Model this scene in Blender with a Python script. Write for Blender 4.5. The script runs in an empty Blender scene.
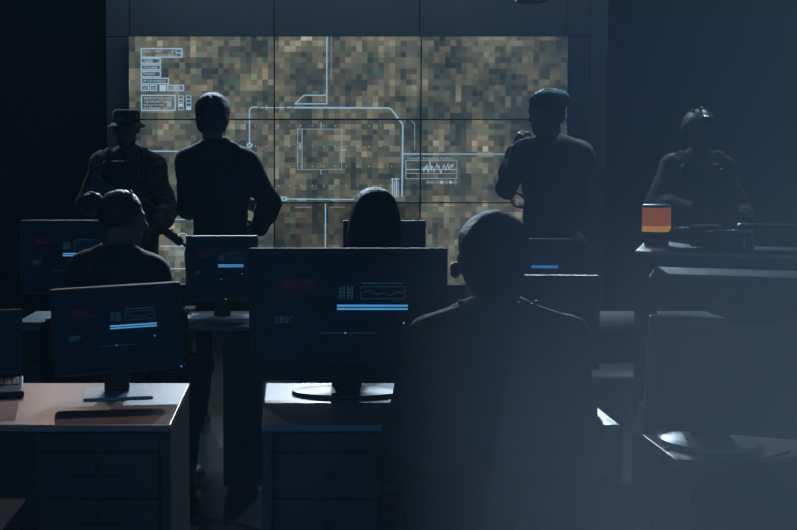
import bpy, bmesh, math, random
import numpy as np
from mathutils import Vector, Matrix, Euler
random.seed(7)
rng = np.random.RandomState(5)
S = bpy.context.scene
COL = S.collection
R = math.radians
# ------------------------------------------------------------------ camera
F = 1107.0; PX, PY = 290.0, 232.0; PITCH = R(3.3); CZ = 1.41
cam = bpy.data.objects.new('camera', bpy.data.cameras.new('camera'))
COL.objects.link(cam)
cam.location = (0, 0, CZ)
cam.rotation_euler = (R(90) - PITCH, 0, 0)
cam.data.sensor_width = 36
cam.data.lens = F * 36 / 797
cam.data.shift_x = (398.5 - PX) / 797
cam.data.shift_y = -(265 - PY) / 797
cam.data.clip_start = .05
S.camera = cam

def ray(x, y):
    u, v = (x - PX) / F, -(y - PY) / F
    c, s = math.cos(PITCH), math.sin(PITCH)
    return Vector((u, c + v * s, -s + v * c))
def at(x, y, Y):
    d = ray(x, y); return Vector((0, 0, CZ)) + d * (Y / d.y)
def onz(x, y, z):
    d = ray(x, y); return Vector((0, 0, CZ)) + d * ((z - CZ) / d.z)

# ------------------------------------------------------------------ materials
MATS = {}
def mat(name, col, rough=.6, metal=0, spec=.2, noise=None, bump=None, emit=None, coat=0, alpha=None):
    """noise=(scale, amount): albedo variation ; bump=(scale,strength)"""
    if name in MATS: return MATS[name]
    m = bpy.data.materials.new(name); m.use_nodes = True
    nt = m.node_tree; b = nt.nodes['Principled BSDF']
    b.inputs['Base Color'].default_value = (*col, 1)
    b.inputs['Roughness'].default_value = rough
    b.inputs['Metallic'].default_value = metal
    b.inputs['Specular IOR Level'].default_value = spec
    b.inputs['Coat Weight'].default_value = coat
    tc = nt.nodes.new('ShaderNodeTexCoord')
    if noise:
        n = nt.nodes.new('ShaderNodeTexNoise'); n.inputs['Scale'].default_value = noise[0]
        n.inputs['Detail'].default_value = 5
        r = nt.nodes.new('ShaderNodeValToRGB')
        a = noise[1]
        r.color_ramp.elements[0].position = .3; r.color_ramp.elements[1].position = .7
        r.color_ramp.elements[0].color = (*[c * (1 - a) for c in col], 1)
        r.color_ramp.elements[1].color = (*[min(1, c * (1 + a)) for c in col], 1)
        nt.links.new(tc.outputs['Object'], n.inputs['Vector'])
        nt.links.new(n.outputs['Fac'], r.inputs['Fac'])
        nt.links.new(r.outputs['Color'], b.inputs['Base Color'])
    if bump:
        n = nt.nodes.new('ShaderNodeTexNoise'); n.inputs['Scale'].default_value = bump[0]
        n.inputs['Detail'].default_value = 3
        bp = nt.nodes.new('ShaderNodeBump'); bp.inputs['Strength'].default_value = bump[1]
        bp.inputs['Distance'].default_value = .01
        nt.links.new(tc.outputs['Object'], n.inputs['Vector'])
        nt.links.new(n.outputs['Fac'], bp.inputs['Height'])
        nt.links.new(bp.outputs['Normal'], b.inputs['Normal'])
    if emit:
        b.inputs['Emission Color'].default_value = (*emit[0], 1)
        b.inputs['Emission Strength'].default_value = emit[1]
    MATS[name] = m
    return m

def emis(name, col, s):
    return mat(name, (.01, .01, .01), .4, emit=(col, s))

def wood(name, c1, c2, rough=.32):
    if name in MATS: return MATS[name]
    m = mat(name, c1, rough)
    nt = m.node_tree; b = nt.nodes['Principled BSDF']
    tc = nt.nodes.new('ShaderNodeTexCoord'); mp = nt.nodes.new('ShaderNodeMapping')
    mp.inputs['Scale'].default_value = (1.2, 16, 16)
    n = nt.nodes.new('ShaderNodeTexNoise'); n.inputs['Scale'].default_value = 5; n.inputs['Detail'].default_value = 6
    n.inputs['Distortion'].default_value = 1.5
    r = nt.nodes.new('ShaderNodeValToRGB')
    r.color_ramp.elements[0].position = .3; r.color_ramp.elements[1].position = .7
    r.color_ramp.elements[0].color = (*c1, 1); r.color_ramp.elements[1].color = (*c2, 1)
    L = nt.links.new
    L(tc.outputs['Object'], mp.inputs['Vector']); L(mp.outputs['Vector'], n.inputs['Vector'])
    L(n.outputs['Fac'], r.inputs['Fac']); L(r.outputs['Color'], b.inputs['Base Color'])
    return m

def camo_cloth(name, cols, scale, rough=.85):
    m = mat(name, cols[0], rough, bump=(40, .4))
    nt = m.node_tree; b = nt.nodes['Principled BSDF']
    tc = nt.nodes.new('ShaderNodeTexCoord')
    n = nt.nodes.new('ShaderNodeTexNoise'); n.inputs['Scale'].default_value = scale; n.inputs['Detail'].default_value = 3
    r = nt.nodes.new('ShaderNodeValToRGB'); r.color_ramp.interpolation = 'CONSTANT'
    e = r.color_ramp.elements
    e[0].position = 0; e[0].color = (*cols[0], 1); e[1].position = .43; e[1].color = (*cols[1], 1)
    for p, c in ((.5, cols[2]), (.58, cols[3])):
        x = e.new(p); x.color = (*c, 1)
    L = nt.links.new
    L(tc.outputs['Object'], n.inputs['Vector']); L(n.outputs['Fac'], r.inputs['Fac']); L(r.outputs['Color'], b.inputs['Base Color'])
    return m

def pixel_screen(name, gain):
    """pixelated satellite picture shown on the video wall"""
    m = bpy.data.materials.new(name); m.use_nodes = True
    nt = m.node_tree; nt.nodes.clear(); N = nt.nodes.new; L = nt.links.new
    out = N('ShaderNodeOutputMaterial'); em = N('ShaderNodeEmission')
    geo = N('ShaderNodeNewGeometry')
    CELL = .0455
    sc = N('ShaderNodeVectorMath'); sc.operation = 'SCALE'; sc.inputs['Scale'].default_value = 1 / CELL
    fl = N('ShaderNodeVectorMath'); fl.operation = 'FLOOR'
    ml = N('ShaderNodeVectorMath'); ml.operation = 'MULTIPLY'; ml.inputs[1].default_value = (1, 0, 1)
    L(geo.outputs['Position'], sc.inputs[0]); L(sc.outputs[0], ml.inputs[0]); L(ml.outputs[0], fl.inputs[0])
    wn = N('ShaderNodeTexWhiteNoise'); wn.noise_dimensions = '3D'; L(fl.outputs[0], wn.inputs['Vector'])
    lo = N('ShaderNodeTexNoise'); lo.inputs['Scale'].default_value = .16; lo.inputs['Detail'].default_value = 2
    L(fl.outputs[0], lo.inputs['Vector'])
    # value = .5*low frequency + .5*white
    a = N('ShaderNodeMath'); a.operation = 'MULTIPLY'; a.inputs[1].default_value = .36; L(wn.outputs['Value'], a.inputs[0])
    b = N('ShaderNodeMath'); b.operation = 'MULTIPLY_ADD'; b.inputs[1].default_value = 1.5; L(lo.outputs['Fac'], b.inputs[0]); L(a.outputs[0], b.inputs[2])
    c = N('ShaderNodeMath'); c.operation = 'SUBTRACT'; c.inputs[1].default_value = .45; L(b.outputs[0], c.inputs[0])
    r = N('ShaderNodeValToRGB'); e = r.color_ramp.elements
    def lin(t): return tuple(((v / 255 + .055) / 1.055) ** 2.4 for v in t)
    stops = [(0.06, (36, 48, 54)), (.26, (56, 66, 68)), (.42, (74, 80, 76)), (.55, (91, 94, 86)), (.68, (108, 109, 96)), (.84, (136, 135, 118)), (1.0, (186, 188, 170))]
    e[0].position, e[0].color = stops[0][0], (*lin(stops[0][1]), 1)
    e[1].position, e[1].color = stops[-1][0], (*lin(stops[-1][1]), 1)
    for p, cc in stops[1:-1]:
        x = e.new(p); x.color = (*lin(cc), 1)
    L(c.outputs[0], r.inputs['Fac'])
    # tint variation per cell (a few pinkish / bluish cells)
    r2 = N('ShaderNodeValToRGB'); e = r2.color_ramp.elements
    e[0].position = 0; e[0].color = (1.0, .96, .9, 1); e[1].position = 1; e[1].color = (.8, 1.0, 1.15, 1)
    for p, cc in ((.55, (1.0, .98, .92, 1)), (.8, (1.12, .93, .84, 1)), (.88, (1.0, 1.0, 1.0, 1)), (.93, (.75, 1.05, .9, 1))):
        x = e.new(p); x.color = cc
    wn2 = N('ShaderNodeTexWhiteNoise'); wn2.noise_dimensions = '4D'; wn2.inputs['W'].default_value = 3.3
    L(fl.outputs[0], wn2.inputs['Vector']); L(wn2.outputs['Value'], r2.inputs['Fac'])
    mx = N('ShaderNodeMix'); mx.data_type = 'RGBA'; mx.blend_type = 'MULTIPLY'; mx.inputs[0].default_value = 1
    L(r.outputs['Color'], mx.inputs[6]); L(r2.outputs['Color'], mx.inputs[7])
    L(mx.outputs[2], em.inputs['Color']); em.inputs['Strength'].default_value = gain
    gl = N('ShaderNodeBsdfGlossy'); gl.inputs['Roughness'].default_value = .4; gl.inputs['Color'].default_value = (.03, .03, .03, 1)
    ad = N('ShaderNodeAddShader'); L(em.outputs[0], ad.inputs[0]); L(gl.outputs[0], ad.inputs[1])
    L(ad.outputs[0], out.inputs['Surface'])
    return m

M_black = mat('black_plastic', (.012, .014, .018), .38)
M_blackm = mat('black_matt_plastic', (.010, .012, .016), .6, bump=(300, .1))
M_bezel = mat('dark_bezel', (.014, .017, .022), .6)
M_greybez = mat('grey_bezel', (.045, .052, .06), .5)
M_scr = mat('screen_glass', (.004, .006, .010), .3, spec=.05, emit=((.0003, .0015, .005), 1))
M_scroff = mat('screen_off', (.010, .013, .018), .35, spec=.1)
M_metal = mat('dark_steel', (.035, .04, .048), .4, metal=.7)
M_chrome = mat('chrome', (.5, .52, .55), .22, metal=1)
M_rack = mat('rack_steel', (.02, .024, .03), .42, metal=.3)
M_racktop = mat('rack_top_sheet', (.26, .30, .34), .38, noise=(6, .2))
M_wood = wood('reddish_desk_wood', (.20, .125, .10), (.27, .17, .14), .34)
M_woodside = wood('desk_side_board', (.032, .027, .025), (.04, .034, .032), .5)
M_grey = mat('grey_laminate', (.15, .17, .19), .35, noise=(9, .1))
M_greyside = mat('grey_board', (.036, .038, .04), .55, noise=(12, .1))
M_uphol = mat('chair_fabric', (.008, .010, .013), .8, bump=(220, .4))
M_greyup = mat('pale_chair_fabric', (.05, .062, .068), .7, bump=(220, .4))
M_skin = mat('skin', (.16, .095, .07), .5, noise=(25, .08))
M_navy = mat('navy_suit', (.010, .013, .02), .75, bump=(30, .35))
M_trous = mat('dark_trousers', (.01, .012, .016), .8, bump=(30, .35))
M_olive = mat('dark_olive_jacket', (.022, .028, .028), .78, bump=(26, .5))
M_shirt = mat('grey_green_shirt', (.05, .052, .045), .75, bump=(26, .5))
M_beret = mat('teal_beret_felt', (.01, .085, .09), .85, bump=(90, .3))
M_hair = mat('dark_hair', (.01, .009, .009), .5, bump=(120, .6))
M_hairg = mat('short_grey_hair', (.05, .05, .052), .6, bump=(160, .7))
M_hairb = mat('brown_hair', (.03, .022, .018), .45, bump=(120, .6))
M_boot = mat('boot_leather', (.01, .01, .01), .45)
M_camo = camo_cloth('camouflage_cloth', [(.04, .045, .03), (.09, .082, .055), (.016, .02, .014), (.15, .135, .10)], 16)
M_vest = mat('vest_nylon', (.02, .022, .018), .75, bump=(150, .4))
M_helm = mat('helmet_shell', (.05, .055, .045), .5, noise=(20, .2))
M_gun = mat('gun_black', (.012, .013, .015), .35, metal=.3)
M_cable = mat('black_cable', (.012, .012, .014), .5)
M_cableg = mat('grey_cable', (.12, .13, .14), .5)
M_amber = mat('amber_lens', (.6, .16, .02), .2, emit=((1.0, .26, .06), .28))
M_amber2 = mat('amber_glow', (.8, .4, .05), .3, emit=((1.0, .45, .10), .55))
M_clear = mat('frosted_lens_rim', (.35, .35, .4), .3)
M_blueln = emis('display_blue_line', (.28, .50, .72), .62)
M_bluebar = emis('display_blue_bar', (.06, .28, .58), 1.0)
M_bluef = emis('display_faint_blue', (.02, .085, .15), .7)
M_redf = emis('display_faint_red', (.12, .010, .008), .2)
M_wallln = emis('wall_overlay_line', (.36, .60, .82), .75)
M_wallwh = emis('wall_overlay_white', (.5, .68, .86), .75)
M_wallft = emis('wall_overlay_faint', (.26, .38, .44), .85)
M_led = emis('blue_led', (.02, .2, 1.0), 1.6)
M_ledg = emis('green_led', (.25, .8, .1), 1.0)

# ------------------------------------------------------------------ object helpers
def link(name, bm, m, parent=None, loc=(0, 0, 0), rot=(0, 0, 0), smooth=False):
    me = bpy.data.meshes.new(name)
    bm.to_mesh(me); bm.free()
    ms = m if isinstance(m, (list, tuple)) else [m]
    for x in ms: me.materials.append(x)
    o = bpy.data.objects.new(name, me); COL.objects.link(o)
    o.location = loc; o.rotation_euler = rot
    if parent: o.parent = parent
    if smooth:
        for p in me.polygons: p.use_smooth = True
        try: me.set_sharp_from_angle(angle=R(40))
        except Exception: pass
    return o
def tag(o, label, cat, group=None, kind=None):
    o['label'] = label; o['category'] = cat
    if group: o['group'] = group
    if kind: o['kind'] = kind
    return o
def thing(name, label, cat, loc=(0, 0, 0), rz=0, group=None):
    o = bpy.data.objects.new(name, None); COL.objects.link(o)
    o.empty_display_size = .1
    o.location = loc; o.rotation_euler = (0, 0, rz)
    return tag(o, label, cat, group)
def struct(name, bm, m, **k):
    o = link(name, bm, m, **k); o['kind'] = 'structure'; return o

def box(bm, c, s, bev=0, rot=None, mi=0, seg=2):
    b2 = bmesh.new()
    bmesh.ops.create_cube(b2, size=1)
    bmesh.ops.scale(b2, vec=s, verts=b2.verts)
    if bev: bmesh.ops.bevel(b2, geom=b2.edges[:], offset=min(bev, min(s) * .49), segments=seg, affect='EDGES', profile=.5)
    M = Matrix.Translation(c)
    if rot: M = M @ Euler(rot).to_matrix().to_4x4()
    _merge(bm, b2, M, mi)
def _merge(bm, b2, M, mi=0, keep=False):
    vs = {}
    for v in b2.verts: vs[v] = bm.verts.new(M @ v.co)
    for f in b2.faces:
        try:
            g = bm.faces.new([vs[v] for v in f.verts]); g.material_index = f.material_index if keep else mi
        except ValueError: pass
    b2.free()
def cyl(bm, p, q, r, r2=None, seg=20, bev=0, mi=0):
    p, q = Vector(p), Vector(q); d = q - p
    b2 = bmesh.new()
    bmesh.ops.create_cone(b2, cap_ends=True, segments=seg, radius1=r, radius2=r if r2 is None else r2, depth=d.length)
    if bev:
        es = [e for e in b2.edges if abs(e.verts[0].co.z - e.verts[1].co.z) < 1e-6]
        bmesh.ops.bevel(b2, geom=es, offset=bev, segments=2, affect='EDGES')
    M = Matrix.Translation((p + q) / 2) @ d.to_track_quat('Z', 'Y').to_matrix().to_4x4()
    _merge(bm, b2, M, mi)
def prism(bm, pts, z0, z1, bev=0, mi=0, M=None):
    b2 = bmesh.new()
    vs = [b2.verts.new((x, y, z0)) for x, y in pts]
    f = b2.faces.new(vs)
    ex = bmesh.ops.extrude_face_region(b2, geom=[f])
    for v in ex['geom']:
        if isinstance(v, bmesh.types.BMVert): v.co.z = z1
    bmesh.ops.recalc_face_normals(b2, faces=b2.faces[:])
    if bev: bmesh.ops.bevel(b2, geom=b2.edges[:], offset=bev, segments=2, affect='EDGES')
    _merge(bm, b2, M or Matrix.Identity(4), mi)
def tube(bm, pts, r, seg=8, mi=0):
    pts = [Vector(p) for p in pts]
    # catmull-rom
    if len(pts) > 2:
        out = []
        P = [pts[0]] + pts + [pts[-1]]
        for i in range(1, len(P) - 2):
            for k in range(6):
                t = k / 6; a, b, c, d = P[i - 1], P[i], P[i + 1], P[i + 2]
                out.append(.5 * ((2 * b) + (-a + c) * t + (2 * a - 5 * b + 4 * c - d) * t * t + (-a + 3 * b - 3 * c + d) * t ** 3))
        pts = out + [pts[-1]]
    rings = []
    up = Vector((0, 0, 1))
    for i, p in enumerate(pts):
        d = (pts[min(i + 1, len(pts) - 1)] - pts[max(i - 1, 0)]).normalized()
        s = d.cross(up)
        if s.length < 1e-3: s = d.cross(Vector((1, 0, 0)))
        s.normalize(); u = s.cross(d)
        rings.append([bm.verts.new(p + r * (math.cos(a) * s + math.sin(a) * u)) for a in [2 * math.pi * j / seg for j in range(seg)]])
    for i in range(len(rings) - 1):
        for j in range(seg):
            f = bm.faces.new((rings[i][j], rings[i][(j + 1) % seg], rings[i + 1][(j + 1) % seg], rings[i + 1][j])); f.material_index = mi
    bm.faces.new(rings[0][::-1]).material_index = mi; bm.faces.new(rings[-1]).material_index = mi
def lathe(bm, prof, seg=32, c=(0, 0, 0), mi=0, sx=1, sy=1):
    rings = []
    for r, z in prof:
        rings.append([bm.verts.new((c[0] + sx * r * math.cos(2 * math.pi * j / seg), c[1] + sy * r * math.sin(2 * math.pi * j / seg), c[2] + z)) for j in range(seg)])
    for i in range(len(rings) - 1):
        for j in range(seg):
            bm.faces.new((rings[i][j], rings[i][(j + 1) % seg], rings[i + 1][(j + 1) % seg], rings[i + 1][j])).material_index = mi
    bm.faces.new(rings[0][::-1]).material_index = mi; bm.faces.new(rings[-1]).material_index = mi
NB = bmesh.new
def bx(*a, **k):
    bm = NB(); box(bm, *a, **k); return bm

# 2D drawing: polygons in a plane (x,z) turned into a mesh facing -Y
class Draw:
    def __init__(s, k=1.0): s.p = []; s.k = k
    def poly(s, pts, mi): s.p.append(([tuple(p) for p in pts], mi))
    def rect(s, x0, y0, x1, y1, mi): s.poly([(min(x0,x1), min(y0,y1)), (max(x0,x1), min(y0,y1)), (max(x0,x1), max(y0,y1)), (min(x0,x1), max(y0,y1))], mi)
    def line(s, a, b, w, mi):
        w *= s.k
        dx, dy = b[0] - a[0], b[1] - a[1]; l = math.hypot(dx, dy) or 1
        nx, ny = -dy / l * w / 2, dx / l * w / 2; ex, ey = dx / l * w * .3, dy / l * w * .3
        s.poly([(a[0] + nx - ex, a[1] + ny - ey), (a[0] - nx - ex, a[1] - ny - ey), (b[0] - nx + ex, b[1] - ny + ey), (b[0] + nx + ex, b[1] + ny + ey)], mi)
    def path(s, pts, w, mi):
        for a, b in zip(pts, pts[1:]): s.line(a, b, w, mi)
    def frame(s, x0, y0, x1, y1, w, mi): s.path([(x0, y0), (x1, y0), (x1, y1), (x0, y1), (x0, y0)], w, mi)
    def circle(s, c, r, w, mi, n=14, a0=0, a1=360):
        s.path([(c[0] + r * math.cos(R(a0 + (a1 - a0) * k / n)), c[1] + r * math.sin(R(a0 + (a1 - a0) * k / n))) for k in range(n + 1)], w, mi)
    def disc(s, c, r, mi, n=12): s.poly([(c[0] + r * math.cos(2 * math.pi * k / n), c[1] + r * math.sin(2 * math.pi * k / n)) for k in range(n)], mi)
    def text(s, t, x, y, h, mi, width=None, flip=1):
        for tri in text_polys(t):
            W = text_width(t); sx = (width / W) if width else h
            s.poly([(x + p[0] * sx, y - flip * p[1] * h) for p in tri], mi)
_tc = {}
def text_polys(t):
    if t in _tc: return _tc[t]
    cu = bpy.data.curves.new('t', 'FONT'); cu.body = t; cu.resolution_u = 2
    o = bpy.data.objects.new('t', cu); COL.objects.link(o)
    dg = bpy.context.evaluated_depsgraph_get()
    me = bpy.data.meshes.new_from_object(o.evaluated_get(dg))
    P = [[(me.vertices[i].co.x, me.vertices[i].co.y) for i in p.vertices] for p in me.polygons]
    bpy.data.objects.remove(o); bpy.data.curves.remove(cu); bpy.data.meshes.remove(me)
    _tc[t] = P
    return P
def text_width(t):
    xs = [p[0] for q in text_polys(t) for p in q]
    return max(xs) if xs else 1
def clip_poly(pts, x0, y0, x1, y1):
    def cut(pts, f, inter):
        out = []
        for i in range(len(pts)):
            a, b = pts[i - 1], pts[i]
            fa, fb = f(a), f(b)
            if (fa >= 0) != (fb >= 0):
                t = fa / (fa - fb); out.append((a[0] + (b[0] - a[0]) * t, a[1] + (b[1] - a[1]) * t))
            if fb >= 0: out.append(b)
        return out
    for f in (lambda p: p[0] - x0, lambda p: x1 - p[0], lambda p: p[1] - y0, lambda p: y1 - p[1]):
        pts = cut(pts, f, None)
        if len(pts) < 3: return None
    return pts

# ------------------------------------------------------------------ signed distance bodies
def rotm(e): return np.array(Euler(e).to_matrix())
def cap(a, b, r1, r2=None, k=.02): return ('c', np.array(a, float), np.array(b, float), r1, r1 if r2 is None else r2, k)
def ell(c, r, e=(0, 0, 0), k=.03, M=None):
    return ('e', np.array(c, float), np.array(r, float), rotm(e) if M is None else M, k)
def rbox(c, h, r, e=(0, 0, 0), k=.01, M=None):
    return ('b', np.array(c, float), np.array(h, float), r, rotm(e) if M is None else M, k)
def bounds(p):
    if p[0] == 'c':
        r = max(p[3], p[4]); return np.minimum(p[1], p[2]) - r, np.maximum(p[1], p[2]) + r
    if p[0] == 'e':
        r = np.abs(p[3]) @ p[2]; return p[1] - r, p[1] + r
    r = np.abs(p[4]) @ (p[2] + p[3]); return p[1] - r, p[1] + r
def dist(p, X, Y, Z):
    if p[0] == 'c':
        a, b = p[1], p[2]; ba = b - a; L2 = max(ba @ ba, 1e-9)
        px, py, pz = X - a[0], Y - a[1], Z - a[2]
        t = np.clip((px * ba[0] + py * ba[1] + pz * ba[2]) / L2, 0, 1)
        d = np.sqrt((px - t * ba[0]) ** 2 + (py - t * ba[1]) ** 2 + (pz - t * ba[2]) ** 2)
        return d - (p[3] + t * (p[4] - p[3]))
    c = p[1]; px, py, pz = X - c[0], Y - c[1], Z - c[2]
    M = p[3] if p[0] == 'e' else p[4]
    q = [M[0, i] * px + M[1, i] * py + M[2, i] * pz for i in range(3)]
    if p[0] == 'e':
        r = p[2]
        s1 = np.sqrt(sum((q[i] / r[i]) ** 2 for i in range(3))); s2 = np.sqrt(sum((q[i] / r[i] ** 2) ** 2 for i in range(3)))
        return s1 * (s1 - 1) / np.maximum(s2, 1e-6)
    h = p[2]; qq = [np.abs(q[i]) - h[i] for i in range(3)]
    o = np.sqrt(sum(np.maximum(v, 0) ** 2 for v in qq)) + np.minimum(np.maximum(np.maximum(qq[0], qq[1]), qq[2]), 0)
    return o - p[3]
def sdf_mesh(name, prims, m, parent, h=.008, inflate=0., cuts=(), subs=(), folds=0., fs=1., hollow=None):
    lo = np.min([bounds(p)[0] for p in prims], 0) - inflate - folds - 3 * h
    hi = np.max([bounds(p)[1] for p in prims], 0) + inflate + folds + 3 * h
    n = np.ceil((hi - lo) / h).astype(int) + 1
    ax = [(lo[i] + h * np.arange(n[i])).astype(np.float32) for i in range(3)]
    f = np.full(n, 1.0, np.float32)
    pad = max(.05, inflate + folds + .03)
    def sl(p, extra):
        a, b = bounds(p); e = pad + extra
        return tuple(slice(max(0, int((a[i] - e - lo[i]) / h)), min(n[i], int((b[i] + e - lo[i]) / h) + 2)) for i in range(3))
    def grids(s): return ax[0][s[0]][:, None, None], ax[1][s[1]][None, :, None], ax[2][s[2]][None, None, :]
    for p in prims:
        k = p[-1]; s = sl(p, k); d = dist(p, *grids(s)); g = f[s]
        hh = np.clip(.5 + .5 * (g - d) / k, 0, 1)
        f[s] = g + (d - g) * hh - k * hh * (1 - hh)
    if inflate: f -= inflate
    if folds:
        X, Y, Z = ax[0][:, None, None] * fs, ax[1][None, :, None] * fs, ax[2][None, None, :] * fs
        w = np.sin(19 * X + 4 * np.sin(9 * Z + 3 * Y)) * .5 + np.sin(31 * Z + 5 * np.sin(8 * X + 11 * Y)) * .6 + np.sin(27 * Y + 17 * Z + 3 * np.sin(14 * X)) * .5
        f += folds * .6 * w
    for pt, nr in cuts:
        nr = np.array(nr, float); nr /= np.linalg.norm(nr)
        f = np.maximum(f, (ax[0][:, None, None] - pt[0]) * nr[0] + (ax[1][None, :, None] - pt[1]) * nr[1] + (ax[2][None, None, :] - pt[2]) * nr[2])
    for p in subs:
        k = p[-1]; s = sl(p, k); d = -dist(p, *grids(s)); g = f[s]
        hh = np.clip(.5 - .5 * (g - d) / k, 0, 1)
        f[s] = g + (d - g) * hh + k * hh * (1 - hh)
    # surface nets
    ins = f < 0
    cnt = np.zeros(n - 1, np.int8)
    for dx in (0, 1):
        for dy in (0, 1):
            for dz in (0, 1):
                cnt += ins[dx:n[0] - 1 + dx, dy:n[1] - 1 + dy, dz:n[2] - 1 + dz]
    act = (cnt > 0) & (cnt < 8)
    ijk = np.argwhere(act)
    idx = np.full(act.shape, -1, np.int32); idx[act] = np.arange(len(ijk))
    acc = np.zeros((len(ijk), 3)); num = np.zeros(len(ijk))
    i, j, k_ = ijk.T
    corners = [(a, b, c) for a in (0, 1) for b in (0, 1) for c in (0, 1)]
    for a in range(8):
        for b in range(a + 1, 8):
            A, B = corners[a], corners[b]
            if sum(abs(A[t] - B[t]) for t in range(3)) != 1: continue
            fa = f[i + A[0], j + A[1], k_ + A[2]]; fb = f[i + B[0], j + B[1], k_ + B[2]]
            m_ = (fa < 0) != (fb < 0)
            t = np.where(m_, fa / np.where(m_, fa - fb, 1), 0)
            for c in range(3): acc[:, c] += np.where(m_, A[c] + t * (B[c] - A[c]), 0)
            num += m_
    co = lo + h * (ijk + acc / np.maximum(num, 1)[:, None])
    faces = []
    for axn in range(3):
        o1, o2 = (axn + 1) % 3, (axn + 2) % 3
        s0 = [slice(1, n[t] - 1) for t in range(3)]; s1 = list(s0)
        s0[axn] = slice(0, n[axn] - 1); s1[axn] = slice(1, n[axn])
        a_, b_ = ins[tuple(s0)], ins[tuple(s1)]
        e = np.argwhere(a_ != b_)
        if len(e) == 0: continue
        fl_ = a_[tuple(e.T)]
        e = e + np.array([0 if t == axn else 1 for t in range(3)])
        def ix(d1, d2):
            q = e.copy(); q[:, o1] -= d1; q[:, o2] -= d2
            return idx[tuple(q.T)]
        Q = np.stack([ix(1, 1), ix(0, 1), ix(0, 0), ix(1, 0)], 1)
        Q[~fl_] = Q[~fl_][:, ::-1]
        faces.append(Q)
    Q = np.concatenate(faces)
    me = bpy.data.meshes.new(name)
    me.vertices.add(len(co)); me.vertices.foreach_set('co', co.astype(np.float32).ravel())
    me.loops.add(len(Q) * 4); me.loops.foreach_set('vertex_index', Q.ravel().astype(np.int32))
    me.polygons.add(len(Q)); me.polygons.foreach_set('loop_start', np.arange(0, len(Q) * 4, 4, dtype=np.int32))
    me.update(calc_edges=True); me.validate()
    me.polygons.foreach_set('use_smooth', np.ones(len(me.polygons), bool))
    me.materials.append(m)
    o = bpy.data.objects.new(name, me); COL.objects.link(o); o.parent = parent
    return o

# ------------------------------------------------------------------ people
def V(*a): return np.array(a, float)
def rz(v, a):
    c, s = math.cos(a), math.sin(a); v = np.array(v, float)
    return V(c * v[0] - s * v[1], s * v[0] + c * v[1], v[2])
def stand(yaw=0, sc=1.0):
    J = dict(head=(0, .035, 1.675), neck=(0, 0, 1.50), chest=(0, .01, 1.31), belly=(0, .015, 1.12), pelvis=(0, 0, .97),
             shR=(.165, 0, 1.43), shL=(-.165, 0, 1.43), elR=(.22, -.02, 1.16), elL=(-.22, -.02, 1.16), wrR=(.25, .08, .92), wrL=(-.25, .08, .92),
             hipR=(.09, 0, .94), hipL=(-.09, 0, .94), knR=(.11, .02, .51), knL=(-.11, .02, .51), anR=(.12, -.02, .09), anL=(-.12, -.02, .09))
    J = {k: rz(np.array(v) * sc, yaw) for k, v in J.items()}
    J['yaw'] = yaw; J['hy'] = yaw; J['hp'] = 0; J['toe'] = yaw
    return J
def seated(yaw=0, sc=1.0, seat=.47):
    z = seat
    J = dict(head=(0, .05, z + .725), neck=(0, .0, z + .565), chest=(0, -.01, z + .38), belly=(0, -.03, z + .2), pelvis=(0, -.04, z + .09),
             shR=(.185, 0, z + .505), shL=(-.185, 0, z + .505), elR=(.25, .08, z + .25), elL=(-.25, .08, z + .25), wrR=(.15, .33, z + .31), wrL=(-.15, .33, z + .31),
             hipR=(.09, 0, z + .08), hipL=(-.09, 0, z + .08), knR=(.12, .42, z + .06), knL=(-.12, .42, z + .06), anR=(.12, .40, .09), anL=(-.12, .40, .09))
    J = {k: rz(np.array(v), yaw) for k, v in J.items()}
    J['yaw'] = yaw; J['hy'] = yaw; J['hp'] = 0; J['toe'] = yaw
    return J
def scp(prims, H, k):
    out = []
    for p in prims:
        if p[0] == 'c': out.append(('c', H + (p[1] - H) * k, H + (p[2] - H) * k, p[3] * k, p[4] * k, p[5]))
        elif p[0] == 'e': out.append(('e', H + (p[1] - H) * k, p[2] * k, p[3], p[4]))
        else: out.append(p)
    return out
def hframe(J):
    return rotm((J['hp'], 0, J['hy']))
def head_prims(J):
    M = hframe(J); H = J['head']
    P = lambda *v: H + M @ V(*v)
    E = lambda c, r, k=.02: ell(P(*c), r, k=k, M=M)
    return [E((0, -.015, .03), (.076, .096, .09)), E((0, -.02, .058), (.073, .09, .060)), E((0, .028, -.03), (.062, .066, .085), .03), E((0, .035, -.08), (.045, .047, .034), .03),
            cap(P(0, .092, .006), P(0, .112, -.028), .008, .013, .012), cap(P(-.016, .095, -.03), P(.016, .095, -.03), .009, None, .01),
            cap(P(-.035, .08, .024), P(.035, .08, .024), .012, None, .02), E((0, .088, -.06), (.024, .011, .006), .006), E((0, .086, -.07), (.02, .011, .006), .006),
            ell(P(0, .075, -.1), (.02, .016, .016), k=.02, M=M), ell(P(-.045, .055, -.02), (.02, .02, .016), k=.02, M=M), ell(P(.045, .055, -.02), (.02, .02, .016), k=.02, M=M),
            ell(P(.079, -.012, -.005), (.009, .02, .034), k=.008, M=M @ rotm((0, .15, -.35))), ell(P(-.079, -.012, -.005), (.009, .02, .034), k=.008, M=M @ rotm((0, -.15, .35)))], \
           [ell(P(s * .031, .103, .006), (.015, .012, .0065), k=.010, M=M) for s in (-1, 1)]
def neck_prims(J, r=.054):
    M = hframe(J); a = J['head'] + M @ V(0, -.02, -.06)
    return [cap(a, J['neck'] + V(0, 0, -.02), r, r + .008, .03)]
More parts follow.
